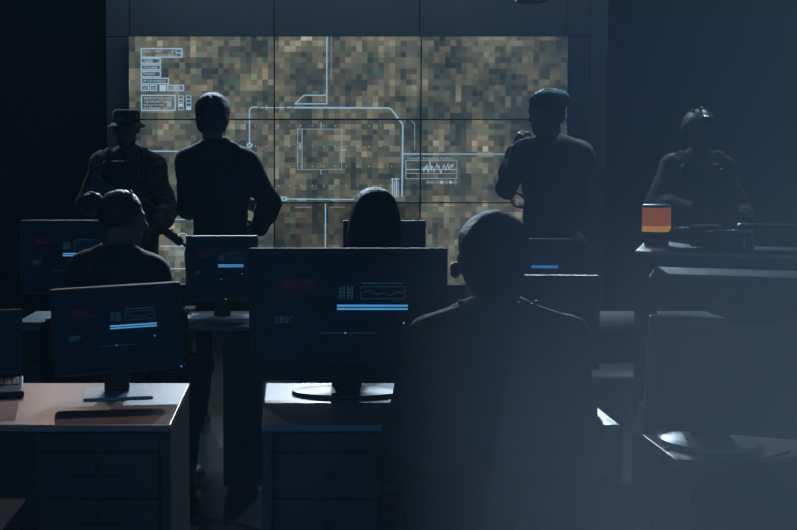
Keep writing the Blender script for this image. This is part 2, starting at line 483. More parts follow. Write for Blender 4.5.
def torso_prims(J, w=1.0, female=False):
    y = J['yaw']; M = rotm((0, 0, y))
    lean = J.get('lean', 0); ML = M @ rotm((lean, 0, 0))
    cw = .158 * w if not female else .138
    P = [ell(J['pelvis'], (.155 * (1 if female else w), .112, .12), k=.05, M=M), ell(J['belly'], (.142 * w if not female else .122, .102, .15), k=.05, M=ML), ell(J['chest'], (cw, .112, .185), k=.05, M=ML)]
    n = J['neck']
    for s in 'RL':
        sh = J['sh' + s]
        P.append(cap(n + V(0, 0, .005), n * .5 + sh * .5 + V(0, 0, .0), .05, .05, .03))
        P.append(cap(n * .5 + sh * .5, sh, .05, .047, .03))
        P.append(cap(J['chest'] * .75 + sh * .25 + V(0, 0, .03), sh + V(0, 0, -.05), .08, .05, .05))
    return P
def arm_prims(J, s, f=1.0, end=0.0):
    sh, el, wr = J['sh' + s], J['el' + s], J['wr' + s]
    d = (wr - el) / np.linalg.norm(wr - el)
    return [ell(sh, (.05 * f, .054 * f, .056 * f), k=.03), cap(sh, el, .047 * f, .04 * f, .03), cap(el, el * .65 + wr * .35, .041 * f, .042 * f, .02),
            cap(el * .65 + wr * .35, wr - d * end, .042 * f, .029 * f, .02)]
def leg_prims(J, s, f=1.0):
    hp, kn, an = J['hip' + s], J['kn' + s], J['an' + s]
    return [cap(hp, kn, .084 * f, .056 * f, .04), cap(kn, kn * .6 + an * .4, .054 * f, .055 * f, .02), cap(kn * .6 + an * .4, an, .055 * f, .036 * f, .02)]
def foot_prims(J, s, f=1.0):
    an = J['an' + s]; t = rz((0, 1, 0), J['toe'])
    g = V(an[0], an[1], 0)
    up = V(0, 0, 1)
    return [cap(an, g - t * .035 + up * .04, .04 * f, .036 * f, .02), cap(g - t * .035 + up * .034, g + t * .13 + up * .032, .034 * f, .036 * f, .02), cap(g + t * .09 + up * .03, g + t * .17 + up * .026, .036 * f, .026 * f, .02)]
def hand_prims(J, s):
    h = J.get('hand' + s)
    wr = J['wr' + s]; d = wr - J['el' + s]
    curl = .7; n = V(0, 0, -1)
    if h: d = V(*h[0]); n = V(*h[1]); curl = h[2]
    d = d / np.linalg.norm(d); n = n - d * (n @ d); n /= np.linalg.norm(n)
    t = np.cross(d, n) * (1 if s == 'R' else -1)
    M = np.stack([t, n, d], 1)
    P = [ell(wr + d * .045, (.040, .016, .052), k=.015, M=M)]
    for off, L in ((.029, .072), (.0095, .082), (-.010, .077), (-.028, .060)):
        b = wr + d * .08 + t * off; a = 0; p = b; r = .0092
        for q, fr in enumerate((.45, .30, .25)):
            a += curl * (.8 if q == 0 else 1.0)
            dd = d * math.cos(a) + n * math.sin(a) + t * off * 1.2
            p2 = p + dd * L * fr
            P.append(cap(p, p2, r, r * .9, .004)); p = p2; r *= .9
    b = wr + d * .022 + t * .028; m1 = b + (t * .75 + d * .6 + n * .25) * .036; m2 = m1 + (t * .15 + d * .85 + n * (.3 + .4 * curl)) * .030
    m3 = m2 + (d * .8 + n * (.5 * curl) - t * .1) * .024
    P += [cap(b, m1, .014, .0115, .012), cap(m1, m2, .0112, .010, .004), cap(m2, m3, .010, .0085, .004)]
    return P
def eyes(J, root):
    M = hframe(J); H = J['head']
    for s in (-1, 1):
        bm = NB(); bmesh.ops.create_uvsphere(bm, u_segments=20, v_segments=14, radius=.0108)
        fw = Vector(M @ V(0, 1, 0))
        for f_ in bm.faces:
            if f_.calc_center_median().normalized().dot(fw) > .82: f_.material_index = 1
        link('eye', bm, [mat('eyeball', (.3, .3, .3), .2), mat('iris', (.03, .02, .015), .15)], root, loc=H + M @ V(s * .031, .0825, .006) * J.get('hs', 1), smooth=True)
def body(J, root, h=.0075, w=1.0, female=False):
    hp, sub = head_prims(J); k = J.get('hs', 1); hp = scp(hp, J['head'], k); sub = scp(sub, J['head'], k)
    P = hp + neck_prims(J) + torso_prims(J, w, female)
    for s in 'RL': P += arm_prims(J, s) + hand_prims(J, s) + leg_prims(J, s) + foot_prims(J, s, .82)
    o = sdf_mesh('body', P, M_skin, root, h=h, subs=sub)
    eyes(J, root)
    return o
def collar(J, root, m, h=.006, r=.068, rise=.03):
    M = hframe(J); a = J['head'] + M @ V(0, -.02, -.10); n = J['neck']
    d = (a - n); d /= np.linalg.norm(d)
    p0 = n - d * .03; p1 = n + d * (.035 + rise)
    sdf_mesh('collar', [cap(p0, p1, r + .012, r, .01)], m, root, h=h, cuts=[(n + d * (.01 + rise), d), (n - d * .03, -d)], subs=[cap(p0 - d * .1, p1 + d * .1, r - .007, None, .004)])
def jacket(J, root, m, name='jacket', inflate=.018, folds=.005, h=.008, hem=None, sleeve=0.02, w=1.0, female=False, f=1.1, extra=()):
    P = torso_prims(J, w, female)
    for s in 'RL': P += arm_prims(J, s, f, sleeve)
    P += list(extra)
    n = J['neck']
    cuts = []
    if hem is not None: cuts.append(((0, 0, hem), (0, 0, -1)))
    return sdf_mesh(name, P, m, root, h=h, inflate=inflate, folds=folds, cuts=cuts, subs=[cap(n + V(0, 0, .0), n + V(0, 0, .25), .052, .06, .01)])
def trousers(J, root, m, inflate=.012, folds=.004, h=.009, top=None, f=1.08):
    M = rotm((0, 0, J['yaw']))
    P = [ell(J['pelvis'], (.155, .112, .12), k=.05, M=M)]
    for s in 'RL': P += leg_prims(J, s, f)
    return sdf_mesh('trousers', P, m, root, h=h, inflate=inflate, folds=folds, cuts=[((0, 0, top), (0, 0, 1))] if top else [])
def boots(J, root, m=None):
    for s in 'RL':
        sdf_mesh('boot', foot_prims(J, s, 1.0) + [cap(J['an' + s], J['an' + s] + V(0, 0, .08), .042, .048, .02)], m or M_boot, root, h=.007, inflate=.004, cuts=[((0, 0, .004), (0, 0, -1))])
def hair_short(J, root, m, thick=.008, low=-.055):
    M = hframe(J); H = J['head']; P = lambda *v: H + M @ V(*v)
    pr = [ell(P(0, -.015, .03), (.076, .096, .09), M=M), ell(P(0, -.02, .058), (.073, .09, .060), M=M), ell(P(0, -.03, -.03), (.066, .07, .06), k=.03, M=M)]
    return sdf_mesh('hair', pr, m, root, h=.005, inflate=thick, folds=.0025, fs=3, cuts=[(P(0, .06, .04), M @ V(0, 1, -.55)), (P(0, 0, low), M @ V(0, .25, -1))],
                    subs=[ell(P(s * .088, .03, -.02), (.03, .035, .05), k=.01, M=M) for s in (-1, 1)])

HUMANS = {}
def person(key, label, loc):
    r = thing('person', label, 'person', loc); HUMANS[key] = r; return r

# --- man seated in the foreground, back to the camera
FX = at(497, 300, 2.80).x
fg = person('fore', 'man in dark jacket wearing an earpiece, seated with his back to the camera', (FX, 2.80, 0))
J = seated(0, 1, .46)
J['head'] = V(-.008, .03, 1.170); J['neck'] = V(0, -.01, 1.03); J['chest'] = V(0, -.01, .86); J['belly'] = V(0, -.02, .69)
J['shR'] = V(.16, 0, .955); J['shL'] = V(-.16, 0, .955); J['elR'] = V(.222, .05, .70); J['elL'] = V(-.222, .05, .70)
J['wrR'] = V(.16, .27, .79); J['wrL'] = V(-.16, .27, .79)
J['handR'] = ((-.2, 1, 0), (0, 0, -1), .35); J['handL'] = ((.2, 1, 0), (0, 0, -1), .35)
J['knR'] = V(.14, .36, .54); J['knL'] = V(-.14, .36, .54); J['anR'] = V(.13, .34, .09); J['anL'] = V(-.13, .34, .09)
body(J, fg, w=1.1)
jacket(J, fg, M_olive, inflate=.018, folds=.0075, h=.0065, w=1.08, hem=.50, f=1.15, extra=[cap(J['shL'] + V(.02, 0, -.06), J['belly'] + V(-.1, 0, 0), .05, .08, .06), cap(J['shR'] + V(-.02, 0, -.06), J['belly'] + V(.1, 0, 0), .05, .08, .06)])
collar(J, fg, M_olive, r=.062, rise=.025)
trousers(J, fg, M_trous); boots(J, fg)
hair_short(J, fg, M_hair, .007, -.07)
for s in (-1, 1):   # shoulder straps of the jacket
    bm = NB(); a = J['neck'] + V(s * .075, -.01, .025); b = J['sh' + ('R' if s > 0 else 'L')] + V(s * .03, -.01, .062)
    mid = (a + b) / 2; d = b - a
    box(bm, mid + V(0, 0, .012), (np.linalg.norm(d) * .95, .05, .010), .004, rot=(0, -math.atan2(d[2], abs(d[0])) * (-1 if s < 0 else 1), 0))
    cyl(bm, a + V(s * .02, 0, .012), a + V(s * .02, 0, .022), .007)
    link('shoulder_strap', bm, M_olive, fg)
bm = NB(); H = J['head']
lathe(bm, [(.012, 0), (.02, .004), (.021, .016), (.014, .022)], 16)
o = link('earpiece', bm, M_black, fg, loc=H + V(-.084, -.005, -.02), rot=(0, R(-90), 0), smooth=True)
o['label'] = 'small black earpiece'

# --- woman with bun
WY = 4.45
wx = at(121, 220, WY).x
wb = person('bun', 'woman with hair tied in a high bun, seated, face turned aside', (wx, WY, 0))
J = seated(R(-15), 1, .46)
top = at(120, 190, WY).z
J['head'] = V(.005, .03, top - .118); J['hy'] = R(-70); J['hp'] = R(-6); J['hs'] = .88
J['neck'] = V(-.02, .0, top - .27); J['chest'] = V(-.02, -.01, top - .45); J['belly'] = V(-.01, -.02, .66)
J['shR'] = V(.115, -.02, top - .335); J['shL'] = V(-.145, .02, top - .33)
J['elR'] = V(.20, .06, .78); J['elL'] = V(-.23, .08, .78); J['wrR'] = V(.14, .24, .80); J['wrL'] = V(-.15, .26, .80)
J['handR'] = ((-.1, 1, 0), (0, 0, -1), .35); J['handL'] = ((.1, 1, 0), (0, 0, -1), .35)
for k in ('knR', 'knL'): J[k] = V(J[k][0], J[k][1] - .05, .54)
body(J, wb, w=.85, female=True)
jacket(J, wb, M_navy, 'shirt', inflate=.018, folds=.004, h=.007, hem=.50, female=True, w=.85)
collar(J, wb, M_navy, r=.057, rise=.0)
trousers(J, wb, M_trous); boots(J, wb)
M = hframe(J); H = J['head']; P = lambda *v: H + M @ V(*v) * .88
hr = sdf_mesh('hair', scp([ell(H + M @ V(0, -.02, .032), (.076, .096, .092), M=M)], H, .88), M_hairb, wb, h=.0045, inflate=.009, folds=.0015, fs=4,
         cuts=[(P(0, .065, .05), M @ V(0, 1, -.45)), (P(0, 0, -.045), M @ V(0, .7, -1))], subs=[ell(P(s * .088, .03, -.03), (.03, .04, .05), k=.01, M=M) for s in (-1, 1)])
bun = H + V(-.126, -.02, .062)
o = sdf_mesh('hair_bun', [ell(bun, (.05, .05, .05)), cap(bun, H + V(-.06, 0, .03), .018, .02, .01)], M_hairb, wb, h=.004, folds=.0045, fs=3.5)
bm = NB(); tube(bm, [P(-.082, -.0, .03), P(-.07, .02, .09), P(0, .02, .135), P(.07, .02, .09), P(.082, 0, .03)], .003); 
link('headset_band', bm, M_black, wb)
for s in (-1, 1):
    bm = NB(); cyl(bm, P(s * .078, -.005, -.005), P(s * .1, -.005, -.005), .026, .022, bev=.004); link('headset_ear_cup', bm, M_black, wb, smooth=True)

# --- woman with bob
CY = 4.4
wc = person('bob', 'woman with a smooth dark chin-length bob, only her head showing above the big middle monitor', (at(375, 220, CY).x, CY, 0))
J = seated(0, 1, .46)
top = at(375, 187, CY).z
J['head'] = V(0, .03, top - .128); J['neck'] = V(0, -.0, top - .28); J['chest'] = V(0, -.01, top - .46); J['belly'] = V(0, -.02, .66)
J['shR'] = V(.13, 0, top - .34); J['shL'] = V(-.13, 0, top - .34)
J['elR'] = V(.21, .08, .78); J['elL'] = V(-.21, .08, .78); J['wrR'] = V(.15, .24, .80); J['wrL'] = V(-.15, .24, .80)
J['handR'] = ((-.1, 1, 0), (0, 0, -1), .35); J['handL'] = ((.1, 1, 0), (0, 0, -1), .35)
for k in ('knR', 'knL'): J[k] = V(J[k][0], J[k][1] - .05, .54)
body(J, wc, w=.85, female=True)
jacket(J, wc, M_navy, 'shirt', inflate=.018, folds=.004, h=.008, hem=.50, female=True, w=.85)
collar(J, wc, M_navy, r=.057, rise=.0)
trousers(J, wc, M_trous); boots(J, wc)
M = hframe(J); H = J['head']; P = lambda *v: H + M @ V(*v)
sdf_mesh('hair', [ell(P(0, -.015, .025), (.09, .105, .1), M=M), ell(P(0, -.025, -.055), (.103, .098, .085), k=.05, M=M), ell(P(0, -.02, -.11), (.105, .09, .05), k=.04, M=M)], M_hair, wc, h=.0055, inflate=.004, folds=.0015, fs=3,
         cuts=[(P(0, 0, -.135), M @ V(0, .2, -1))], subs=[ell(P(0, .105, -.05), (.062, .07, .12), k=.02, M=M), cap(P(0, -.01, -.1), P(0, -.01, -.25), .07, None, .01)])

# --- man in suit standing before the display
SY = 5.95
ms = person('suit', 'grey-haired man in dark suit jacket standing before the video wall, one arm bent', (at(220, 200, SY).x, SY, 0))
sc = at(212, 96, SY).z / 1.795
J = stand(R(-8), sc)
J['head'] = V(-.035, .03, 1.675 * sc); J['hy'] = R(-14); J['hp'] = R(-4)
J['neck'] = V(-.025, 0, 1.52 * sc)
J['shL'] = V(-.165, .01, 1.44); J['shR'] = V(.135, -.02, 1.44)
J['elR'] = V(.27, .03, 1.225); J['wrR'] = V(.20, .17, 1.06); J['handR'] = ((-.8, .3, .1), (-.3, -.8, -.3), .6)
J['elL'] = V(-.18, .12, 1.19); J['wrL'] = V(.07, .20, 1.225); J['handL'] = ((1, -.25, -.15), (.1, .6, -.5), .5)
body(J, ms, w=1.03)
jacket(J, ms, M_navy, inflate=.016, folds=.005, h=.007, hem=.80, w=.93, f=1.1, sleeve=.03, extra=[ell((0, 0, .93), (.165, .115, .15), k=.04)])
collar(J, ms, M_navy, r=.06, rise=.012)
trousers(J, ms, M_trous, f=1.1); boots(J, ms)
hair_short(J, ms, M_hairg, .013, -.065)

# --- man with beret
BY = 6.1
mb = person('beret', 'man in teal beret and grey shirt standing with one hand at his chin', (at(552, 200, BY).x, BY, 0))
sc = at(548, 88, BY).z / 1.80
J = stand(R(12), sc)
J['head'] = V(-.03, .04, 1.672 * sc); J['hy'] = R(42); J['hp'] = R(-6)
J['neck'] = V(-.01, 0, 1.50 * sc)
J['shL'] = V(-.145, .04, 1.50); J['shR'] = V(.145, -.03, 1.49)
J['elL'] = V(-.225, .13, 1.30); J['wrL'] = V(-.165, .20, 1.52); J['handL'] = ((.32, -.1, 1), (.7, .3, -.1), .9)
J['elR'] = V(.165, .08, 1.22); J['wrR'] = V(-.06, .24, 1.20); J['handR'] = ((-1, .1, .1), (0, -.5, .6), .6)
body(J, mb, w=1.0)
jacket(J, mb, M_shirt, 'shirt', inflate=.014, folds=.007, h=.007, hem=.95, w=1.0, f=1.05, sleeve=.02)
collar(J, mb, M_shirt, r=.06, rise=.008)
trousers(J, mb, M_trous, f=1.1); boots(J, mb)
hair_short(J, mb, M_hair, .005, -.05)
M = hframe(J); H = J['head']; P = lambda *v: H + M @ V(*v)
bt = sdf_mesh('beret', [ell(P(0, -.02, .075), (.092, .108, .048), k=.03, M=M), ell(P(.055, -.04, .06), (.055, .07, .04), k=.04, M=M @ rotm((0, .5, 0))), ell(P(0, -.015, .05), (.084, .104, .03), k=.02, M=M)], M_beret, mb, h=.0045, folds=.0025, fs=1.5,
         subs=[ell(P(0, -.015, .02), (.078, .098, .04), k=.005, M=M)])
bm = NB()
tube(bm, [P(.084 * math.sin(a), -.015 + .104 * math.cos(a), .042) for a in [2 * math.pi * q / 12 for q in range(13)]], .006)
o = link('beret_band', bm, M_black, bt, smooth=True)

# --- soldiers
def rifle(label, loc, rot):
    """rifle along local +X (muzzle), up = +Z"""
    t = thing('rifle', label, 'rifle', loc); t.rotation_euler = rot
    bm = NB(); box(bm, (0, 0, 0), (.24, .036, .058), .006); box(bm, (.02, 0, .034), (.2, .022, .012), .003); link('receiver', bm, M_gun, t)
    bm = NB(); box(bm, (.23, 0, .004), (.24, .046, .05), .01)
    for k in range(6): box(bm, (.14 + k * .036, 0, .032), (.016, .022, .008), .001)
    link('handguard', bm, M_gun, t)
    bm = NB(); cyl(bm, (.34, 0, .006), (.47, 0, .006), .009); cyl(bm, (.46, 0, .006), (.54, 0, .006), .018, bev=.003); link('barrel', bm, M_gun, t, smooth=True)
    bm = NB(); prism(bm, [(.03, -.02), (.09, -.02), (.115, -.19), (.06, -.20)], -.012, .012, .003, M=Matrix.Rotation(R(90), 4, 'X')); link('magazine', bm, M_gun, t)
    bm = NB(); prism(bm, [(-.10, -.02), (-.055, -.02), (-.075, -.12), (-.12, -.115)], -.014, .014, .005, M=Matrix.Rotation(R(90), 4, 'X')); link('pistol_grip', bm, M_gun, t)
    bm = NB(); cyl(bm, (-.12, 0, .005), (-.24, 0, .005), .015); prism(bm, [(-.2, .03), (-.36, .035), (-.365, -.09), (-.34, -.09), (-.22, -.025)], -.018, .018, .005, M=Matrix.Rotation(R(90), 4, 'X')); link('stock', bm, M_gun, t)
    bm = NB(); cyl(bm, (-.04, 0, .075), (.07, 0, .075), .02, bev=.003); cyl(bm, (.07, 0, .075), (.1, 0, .075), .02, .027); box(bm, (0, 0, .05), (.03, .02, .03), .003); box(bm, (.06, 0, .05), (.03, .02, .03), .003); link('scope', bm, M_gun, t, smooth=True)
    return t
def soldier(key, label, loc, hat, wR, wL):
    t = person(key, label, loc)
    J = stand(R(180), 1.0)
    J['hy'] = R(180 + (10 if hat else -6)); J['hp'] = R(-4)
    topz = hat_top - (.016 if hat else .035)
    sc = topz / 1.80
    for k in list(J):
        if isinstance(J[k], np.ndarray): J[k] = J[k] * sc
    J['elR'] = V(-.27, -.02, 1.17); J['elL'] = V(.27, -.06, 1.13)
    J['wrR'] = V(*wR); J['wrL'] = V(*wL)
    J['handR'] = ((.7, -.35, -.3), (.3, .7, -.5), .9); J['handL'] = ((-.75, -.15, -.25), (.0, .5, .75), .9)
    body(J, t, w=1.05)
    jacket(J, t, M_camo, 'jacket', inflate=.024, folds=.009, h=.0075, hem=.84, w=1.05, f=1.2, sleeve=.03)
    collar(J, t, M_camo, r=.062, rise=.01)
    trousers(J, t, M_camo, inflate=.02, folds=.006, f=1.15); boots(J, t)
    # tactical vest with pouches and straps
    c = J['chest']; y = -1
    v = sdf_mesh('tactical_vest', [rbox(c + V(0, -.105, -.03), (.12, .012, .15), .02, k=.02), rbox(c + V(0, .095, -.03), (.12, .01, .16), .02, k=.02),
                                   ell(c + V(0, 0, -.1), (.2, .145, .1), k=.03)], M_vest, t, h=.008, inflate=.012, folds=.002, subs=[ell(c + V(0, 0, -.08), (.17, .115, .3), k=.01)])
    for s in (-1, 1):
        bm = NB(); tube(bm, [c + V(s * .1, -.14, .1), c + V(s * .125, -.09, .2), c + V(s * .12, 0, .215), c + V(s * .11, .1, .16)], .02); link('vest_strap', bm, M_vest, v, smooth=True)
    for q, px in enumerate((-.11, -.035, .04, .115)):
        bm = NB(); box(bm, c + V(px, -.165, -.16), (.066, .045, .12), .012); box(bm, c + V(px, -.172, -.11), (.068, .045, .035), .008); link('pouch', bm, M_vest, v)
    bm = NB(); box(bm, c + V(.1, -.16, .06), (.05, .035, .11), .01); cyl(bm, c + V(.115, -.16, .11), c + V(.125, -.15, .24), .004); link('radio', bm, M_black, v)
    bm = NB(); lathe(bm, [(.185, 0), (.192, .01), (.192, .04), (.185, .05)], 28, sx=1, sy=.75); link('belt', bm, M_vest, t, loc=(0, 0, .93))
    M = hframe(J); H = J['head']; P = lambda *v_: H + M @ V(*v_)
    if hat:
        b = sdf_mesh('boonie_hat', [ell(P(0, -.012, .05), (.09, .108, .062), k=.02, M=M), rbox(P(0, -.012, .088), (.062, .078, .008), .026, M=M, k=.02)], M_camo, t, h=.005, folds=.0015, fs=2,
                     cuts=[(P(0, 0, .035), M @ V(0, 0, -1))], subs=[ell(P(0, -.015, .02), (.079, .098, .085), k=.005, M=M)])
        bm = NB(); n = 40; r0 = []; r1 = []; r2 = []; r3 = []
        for q in range(n):
            a = 2 * math.pi * q / n; w = .006 * math.sin(3 * a + .5) - .012 * abs(math.sin(a)) * 0
            dz = -.022 + w
            r0.append(bm.verts.new(P(.084 * math.sin(a), -.012 + .102 * math.cos(a), .042)))
            r1.append(bm.verts.new(P(.126 * math.sin(a), -.012 + .145 * math.cos(a), .036 + dz)))
            r2.append(bm.verts.new(P(.126 * math.sin(a), -.012 + .145 * math.cos(a), .031 + dz)))
            r3.append(bm.verts.new(P(.084 * math.sin(a), -.012 + .102 * math.cos(a), .036)))
        for A, B in ((r0, r1), (r1, r2), (r2, r3), (r3, r0)):
            for q in range(n): bm.faces.new((A[q], A[(q + 1) % n], B[(q + 1) % n], B[q]))
        bmesh.ops.recalc_face_normals(bm, faces=bm.faces[:])
        link('hat_brim', bm, M_camo, b, smooth=True)
        sdf_mesh('beard', [ell(P(0, .03, -.088), (.055, .058, .036), k=.02, M=M), ell(P(0, .02, -.06), (.066, .05, .04), k=.02, M=M)], M_hair, t, h=.005, folds=.002, fs=4, subs=[ell(P(0, .1, -.04), (.034, .04, .034), k=.01, M=M)])
    else:
        b = sdf_mesh('helmet', [ell(P(0, -.02, .045), (.108, .13, .105), k=.02, M=M), ell(P(0, -.06, -.01), (.1, .085, .09), k=.03, M=M)], M_helm, t, h=.0055,
                     cuts=[(P(0, 0, .012), M @ V(0, .75, -1)), (P(0, .09, .045), M @ V(0, 1, -1.2))], subs=[ell(P(0, -.015, .02), (.084, .103, .098), k=.005, M=M), ell(P(0, -.03, -.08), (.085, .09, .1), k=.01, M=M)])
        bm = NB(); box(bm, P(0, .115, .085), (.05, .022, .04), .005, rot=(R(-25), 0, J['hy'])); box(bm, P(0, .128, .10), (.026, .03, .02), .004, rot=(R(-25), 0, J['hy'])); link('goggle_mount', bm, M_gun, b)
        bm = NB(); box(bm, P(0, -.01, .152), (.02, .13, .012), .003, rot=(0, 0, J['hy'])); box(bm, P(-.05, .01, .14), (.018, .05, .016), .003, rot=(0, R(24), J['hy'])); box(bm, P(.05, .01, .14), (.018, .05, .016), .003, rot=(0, R(-24), J['hy'])); link('helmet_light', bm, M_chrome if False else M_metal, b)
        for s in (-1, 1):
            bm = NB(); box(bm, P(s * .108, -.01, .03), (.012, .12, .022), .003, rot=(0, 0, J['hy'])); link('side_rail', bm, M_gun, b)
            bm = NB(); cyl(bm, P(s * .075, -.01, -.01), P(s * .112, -.01, -.01), .034, .028, bev=.005); link('ear_cup', bm, M_gun, b, smooth=True)
        bm = NB(); tube(bm, [P(-.088, .0, .0), P(-.075, .05, -.07), P(-.03, .085, -.112), P(.03, .085, -.112), P(.075, .05, -.07), P(.088, .0, .0)], .006); link('chin_strap', bm, M_vest, b)
    return t
LY = 7.4
hat_top = at(125, 107, LY).z
lx = at(128, 200, LY).x
soldier('boonie', 'bearded soldier in boonie hat and camouflage holding a rifle, standing at the video wall edge', (lx, LY, 0), True, (-.08, -.25, 1.13), (.21, -.27, 1.01))
p0, p1 = at(92, 178, LY - .27), at(187, 248, LY - .27)
def lay_rifle(label, p0, p1, roll=0):
    d = (p1 - p0); ang = math.atan2(d.z, d.x)
    c = p0 + d * (.365 / .905)
    return rifle(label, c, (R(roll), -ang, 0))
lay_rifle('black rifle slung across the chest of the soldier in the boonie hat, muzzle down', p0, p0 + (p1 - p0).normalized() * .905)
hat_top = at(695, 108, LY).z
rx = at(696, 200, LY).x
soldier('helmet', 'soldier in combat helmet and camouflage standing guard behind the metal rack', (rx, LY, 0), False, (-.10, -.25, 1.14), (.20, -.27, 1.03))
p0, p1 = at(660, 180, LY - .27), at(760, 226, LY - .27)
lay_rifle('black rifle held by the helmeted soldier behind the metal rack', p0, p0 + (p1 - p0).normalized() * .905)

# ------------------------------------------------------------------ room
WY_ = 9.2
XL, XR, YN, YB, ZC = -4.2, 6.2, -1.6, 10.2, 3.7
m_dark = mat('dark_wall_paint', (.012, .016, .024), .8, noise=(2, .2))
m_clad = mat('slate_wall_cladding', (.058, .072, .082), .6, noise=(1.2, .12))
m_clad2 = mat('slate_wall_trim', (.07, .084, .095), .6)
m_floor = mat('dark_polished_floor', (.02, .026, .033), .28, noise=(1.5, .3), bump=(5, .03))
struct('floor', bx(((XL + XR) / 2, (YN + YB) / 2, -.05), (XR - XL, YB - YN, .1)), m_floor)
struct('ceiling', bx(((XL + XR) / 2, (YN + YB) / 2, ZC + .05), (XR - XL, YB - YN, .1)), m_dark)
struct('wall_back', bx(((XL + XR) / 2, YB + .05, ZC / 2), (XR - XL, .1, ZC)), m_dark)
struct('wall_left', bx((XL - .05, (YN + YB) / 2, ZC / 2), (.1, YB - YN, ZC)), m_dark)
struct('wall_right', bx((XR + .05, (YN + YB) / 2, ZC / 2), (.1, YB - YN, ZC)), m_dark)
# cladding that carries the video wall: panels with seams that continue the display grid
x_ = lambda px: at(px, 100, WY_).x
z_ = lambda py: at(300, py, WY_).z
cols_ = [105, 129, 274, 420, 567, 591]
bm = NB()
rows_ = [ZC - .01, z_(36), z_(119.8), z_(202.5), z_(285), 0.005]
for i in range(5):
    for j in range(5):
        x0, x1 = x_(cols_[i]), x_(cols_[i + 1]); z1, z0 = rows_[j], rows_[j + 1]
        box(bm, ((x0 + x1) / 2, WY_ + .10, (z0 + z1) / 2), (x1 - x0 - .006, .08, z1 - z0 - .006), .002)
box(bm, ((x_(105) + x_(591)) / 2, WY_ + .2, ZC / 2), (x_(591) - x_(105), .1, ZC - .01))
struct('wall_display', bm, m_clad)
struct('trim_1', bx(((x_(591) + x_(608)) / 2, WY_ + .13, ZC / 2), (x_(608) - x_(591), .2, ZC - .01), .006), m_clad2)

# video wall: nine display panels
D = Draw(1.15)   # in photo pixels of the wall plane
LN, WH, FT = 1, 2, 3
lw = 1.1
D.frame(142, 49, 182.5, 57.5, lw, LN); D.frame(176.7, 49.5, 182.3, 53.2, .6, LN); D.frame(176.7, 53.6, 182.3, 57.3, .6, LN)
D.frame(142, 58.8, 161, 63.6, lw, LN); D.frame(142, 65.2, 161, 70, lw, LN); D.frame(142, 71.6, 161, 77, lw, LN); D.frame(142, 78.6, 169, 84, lw, LN)
for a, b in ((142, 149), (151, 157), (168, 174.6), (176.4, 184)): D.frame(a, 85.6, b, 90.8, lw, LN)
D.rect(160, 85.2, 166.6, 91.4, WH)
D.frame(142, 95.6, 175.5, 110.6, lw, LN)
for a in (179, 186.6):
    for q in range(4): D.frame(a, 96 + q * 3.6, a + 4.6, 99.2 + q * 3.6, .6, LN)
D.rect(179.4, 104, 183.2, 106, WH); D.rect(187, 107.4, 191, 110, WH)
D.text('MODEL', 144, 52.8, 3, WH, 8); D.text('UNIT', 156, 52.8, 3, WH, 6); D.text('07', 171.6, 52.8, 3, WH, 3.6); D.text('052.514.50.71', 156, 56.6, 3, WH, 19)
D.text('MASTER', 144, 62.6, 3.4, WH, 10); D.text('TV & LANE', 144, 69, 3.4, WH, 14); D.text('DYNAMIC', 144, 75.6, 3.8, WH, 12); D.text('PM BITWARE 07', 144, 82.6, 3.4, WH, 22)
for a in (143.6, 152.4, 169.4, 178): D.text('07', a, 89.6, 3, WH, 4)
for q, t_ in enumerate(('400 POSITION 0420', '120 MONITOR', '025 LATITUDE', '001 RECEIVE')): D.text(t_, 144, 99.6 + q * 3.3, 3, WH, 28 - q * 4)
D.rect(167.5, 101, 172, 107, FT)
D.line((326.6, 36), (326.6, 104), 1.1, LN); D.line((331, 36), (331, 80), .5, FT)
D.path([(326.6, 95.5), (304, 95.5), (295, 104), (326.6, 104)], 1.0, LN)
D.path([(249.6, 143), (249.6, 110), (252, 107.4), (258, 107.4)], 1.1, LN); D.line((287, 107.6), (292, 107.6), 1.1, LN)
for q in range(12):
    D.line((260.5 + q * 2.1, 107.8), (261.8 + q * 2.1, 107.8), .9, LN)
for q in (2, 5, 8): D.line((262 + q * 2.4, 105.5), (262 + q * 2.4, 110), .6, LN)
D.path([(294, 107.8), (388, 108.2), (391, 109.5), (402, 124), (402.6, 126), (402.2, 196)], 1.4, LN)
D.circle((249.6, 145.3), 2.2, .9, WH); D.line((247.4, 145.3), (251.8, 145.3), .6, WH)
D.line((402.5, 154), (530, 154.3), 1.1, LN)
D.path([(411, 120.5), (414.4, 124), (414.6, 150)], .6, FT); D.line((245, 120), (245, 129), .5, FT)
D.frame(406, 160.4, 457, 178.6, .8, FT); D.line((406, 169.4), (457, 169.4), .8, LN); D.line((406, 173.4), (457, 173.4), .6, FT)
D.text('Network  Frequency Analyzer', 407, 159.2, 2.6, WH, 46)
pts = []
x = 423
hh = [1, -3, 2, -1, 4, -4, 1, 7, -2, 3, 1, -3, -1, 2, 5, 1, 3, -2, -5, -1, 0, 4, 1, -2, 3, 5, -1, 2, 4, 1, 4, 3]
for q, v in enumerate(hh): pts.append((423 + q, 168.6 - v))
D.path(pts, .7, WH)
for q in range(7):
    c = (428.2 + q * 4.5, 182.2)
    D.circle(c, 1.6, .6, FT, 10)
    if q in (3, 5): D.disc(c, 1.5, WH)
    else: D.line((c[0] - 1, c[1]), (c[0] + 1, c[1]), .5, FT)
D.frame(297.6, 129.2, 341.6, 169.4, .6, FT); D.line((302, 129), (302, 169), .8, FT); D.rect(299, 143, 301, 149, FT)
D.line((321, 123), (321, 129), .6, LN); D.line((321, 170), (321, 174.5), .6, LN); D.line((341.6, 150), (346.6, 150), .8, LN)
for k in range(13):
    for yy in (126, 146.4, 166.2, 185.8):
        if 297 < 255.5 + 11.35 * k < 300: continue
        D.disc((255.5 + 11.35 * k, yy), .55, WH, 6)
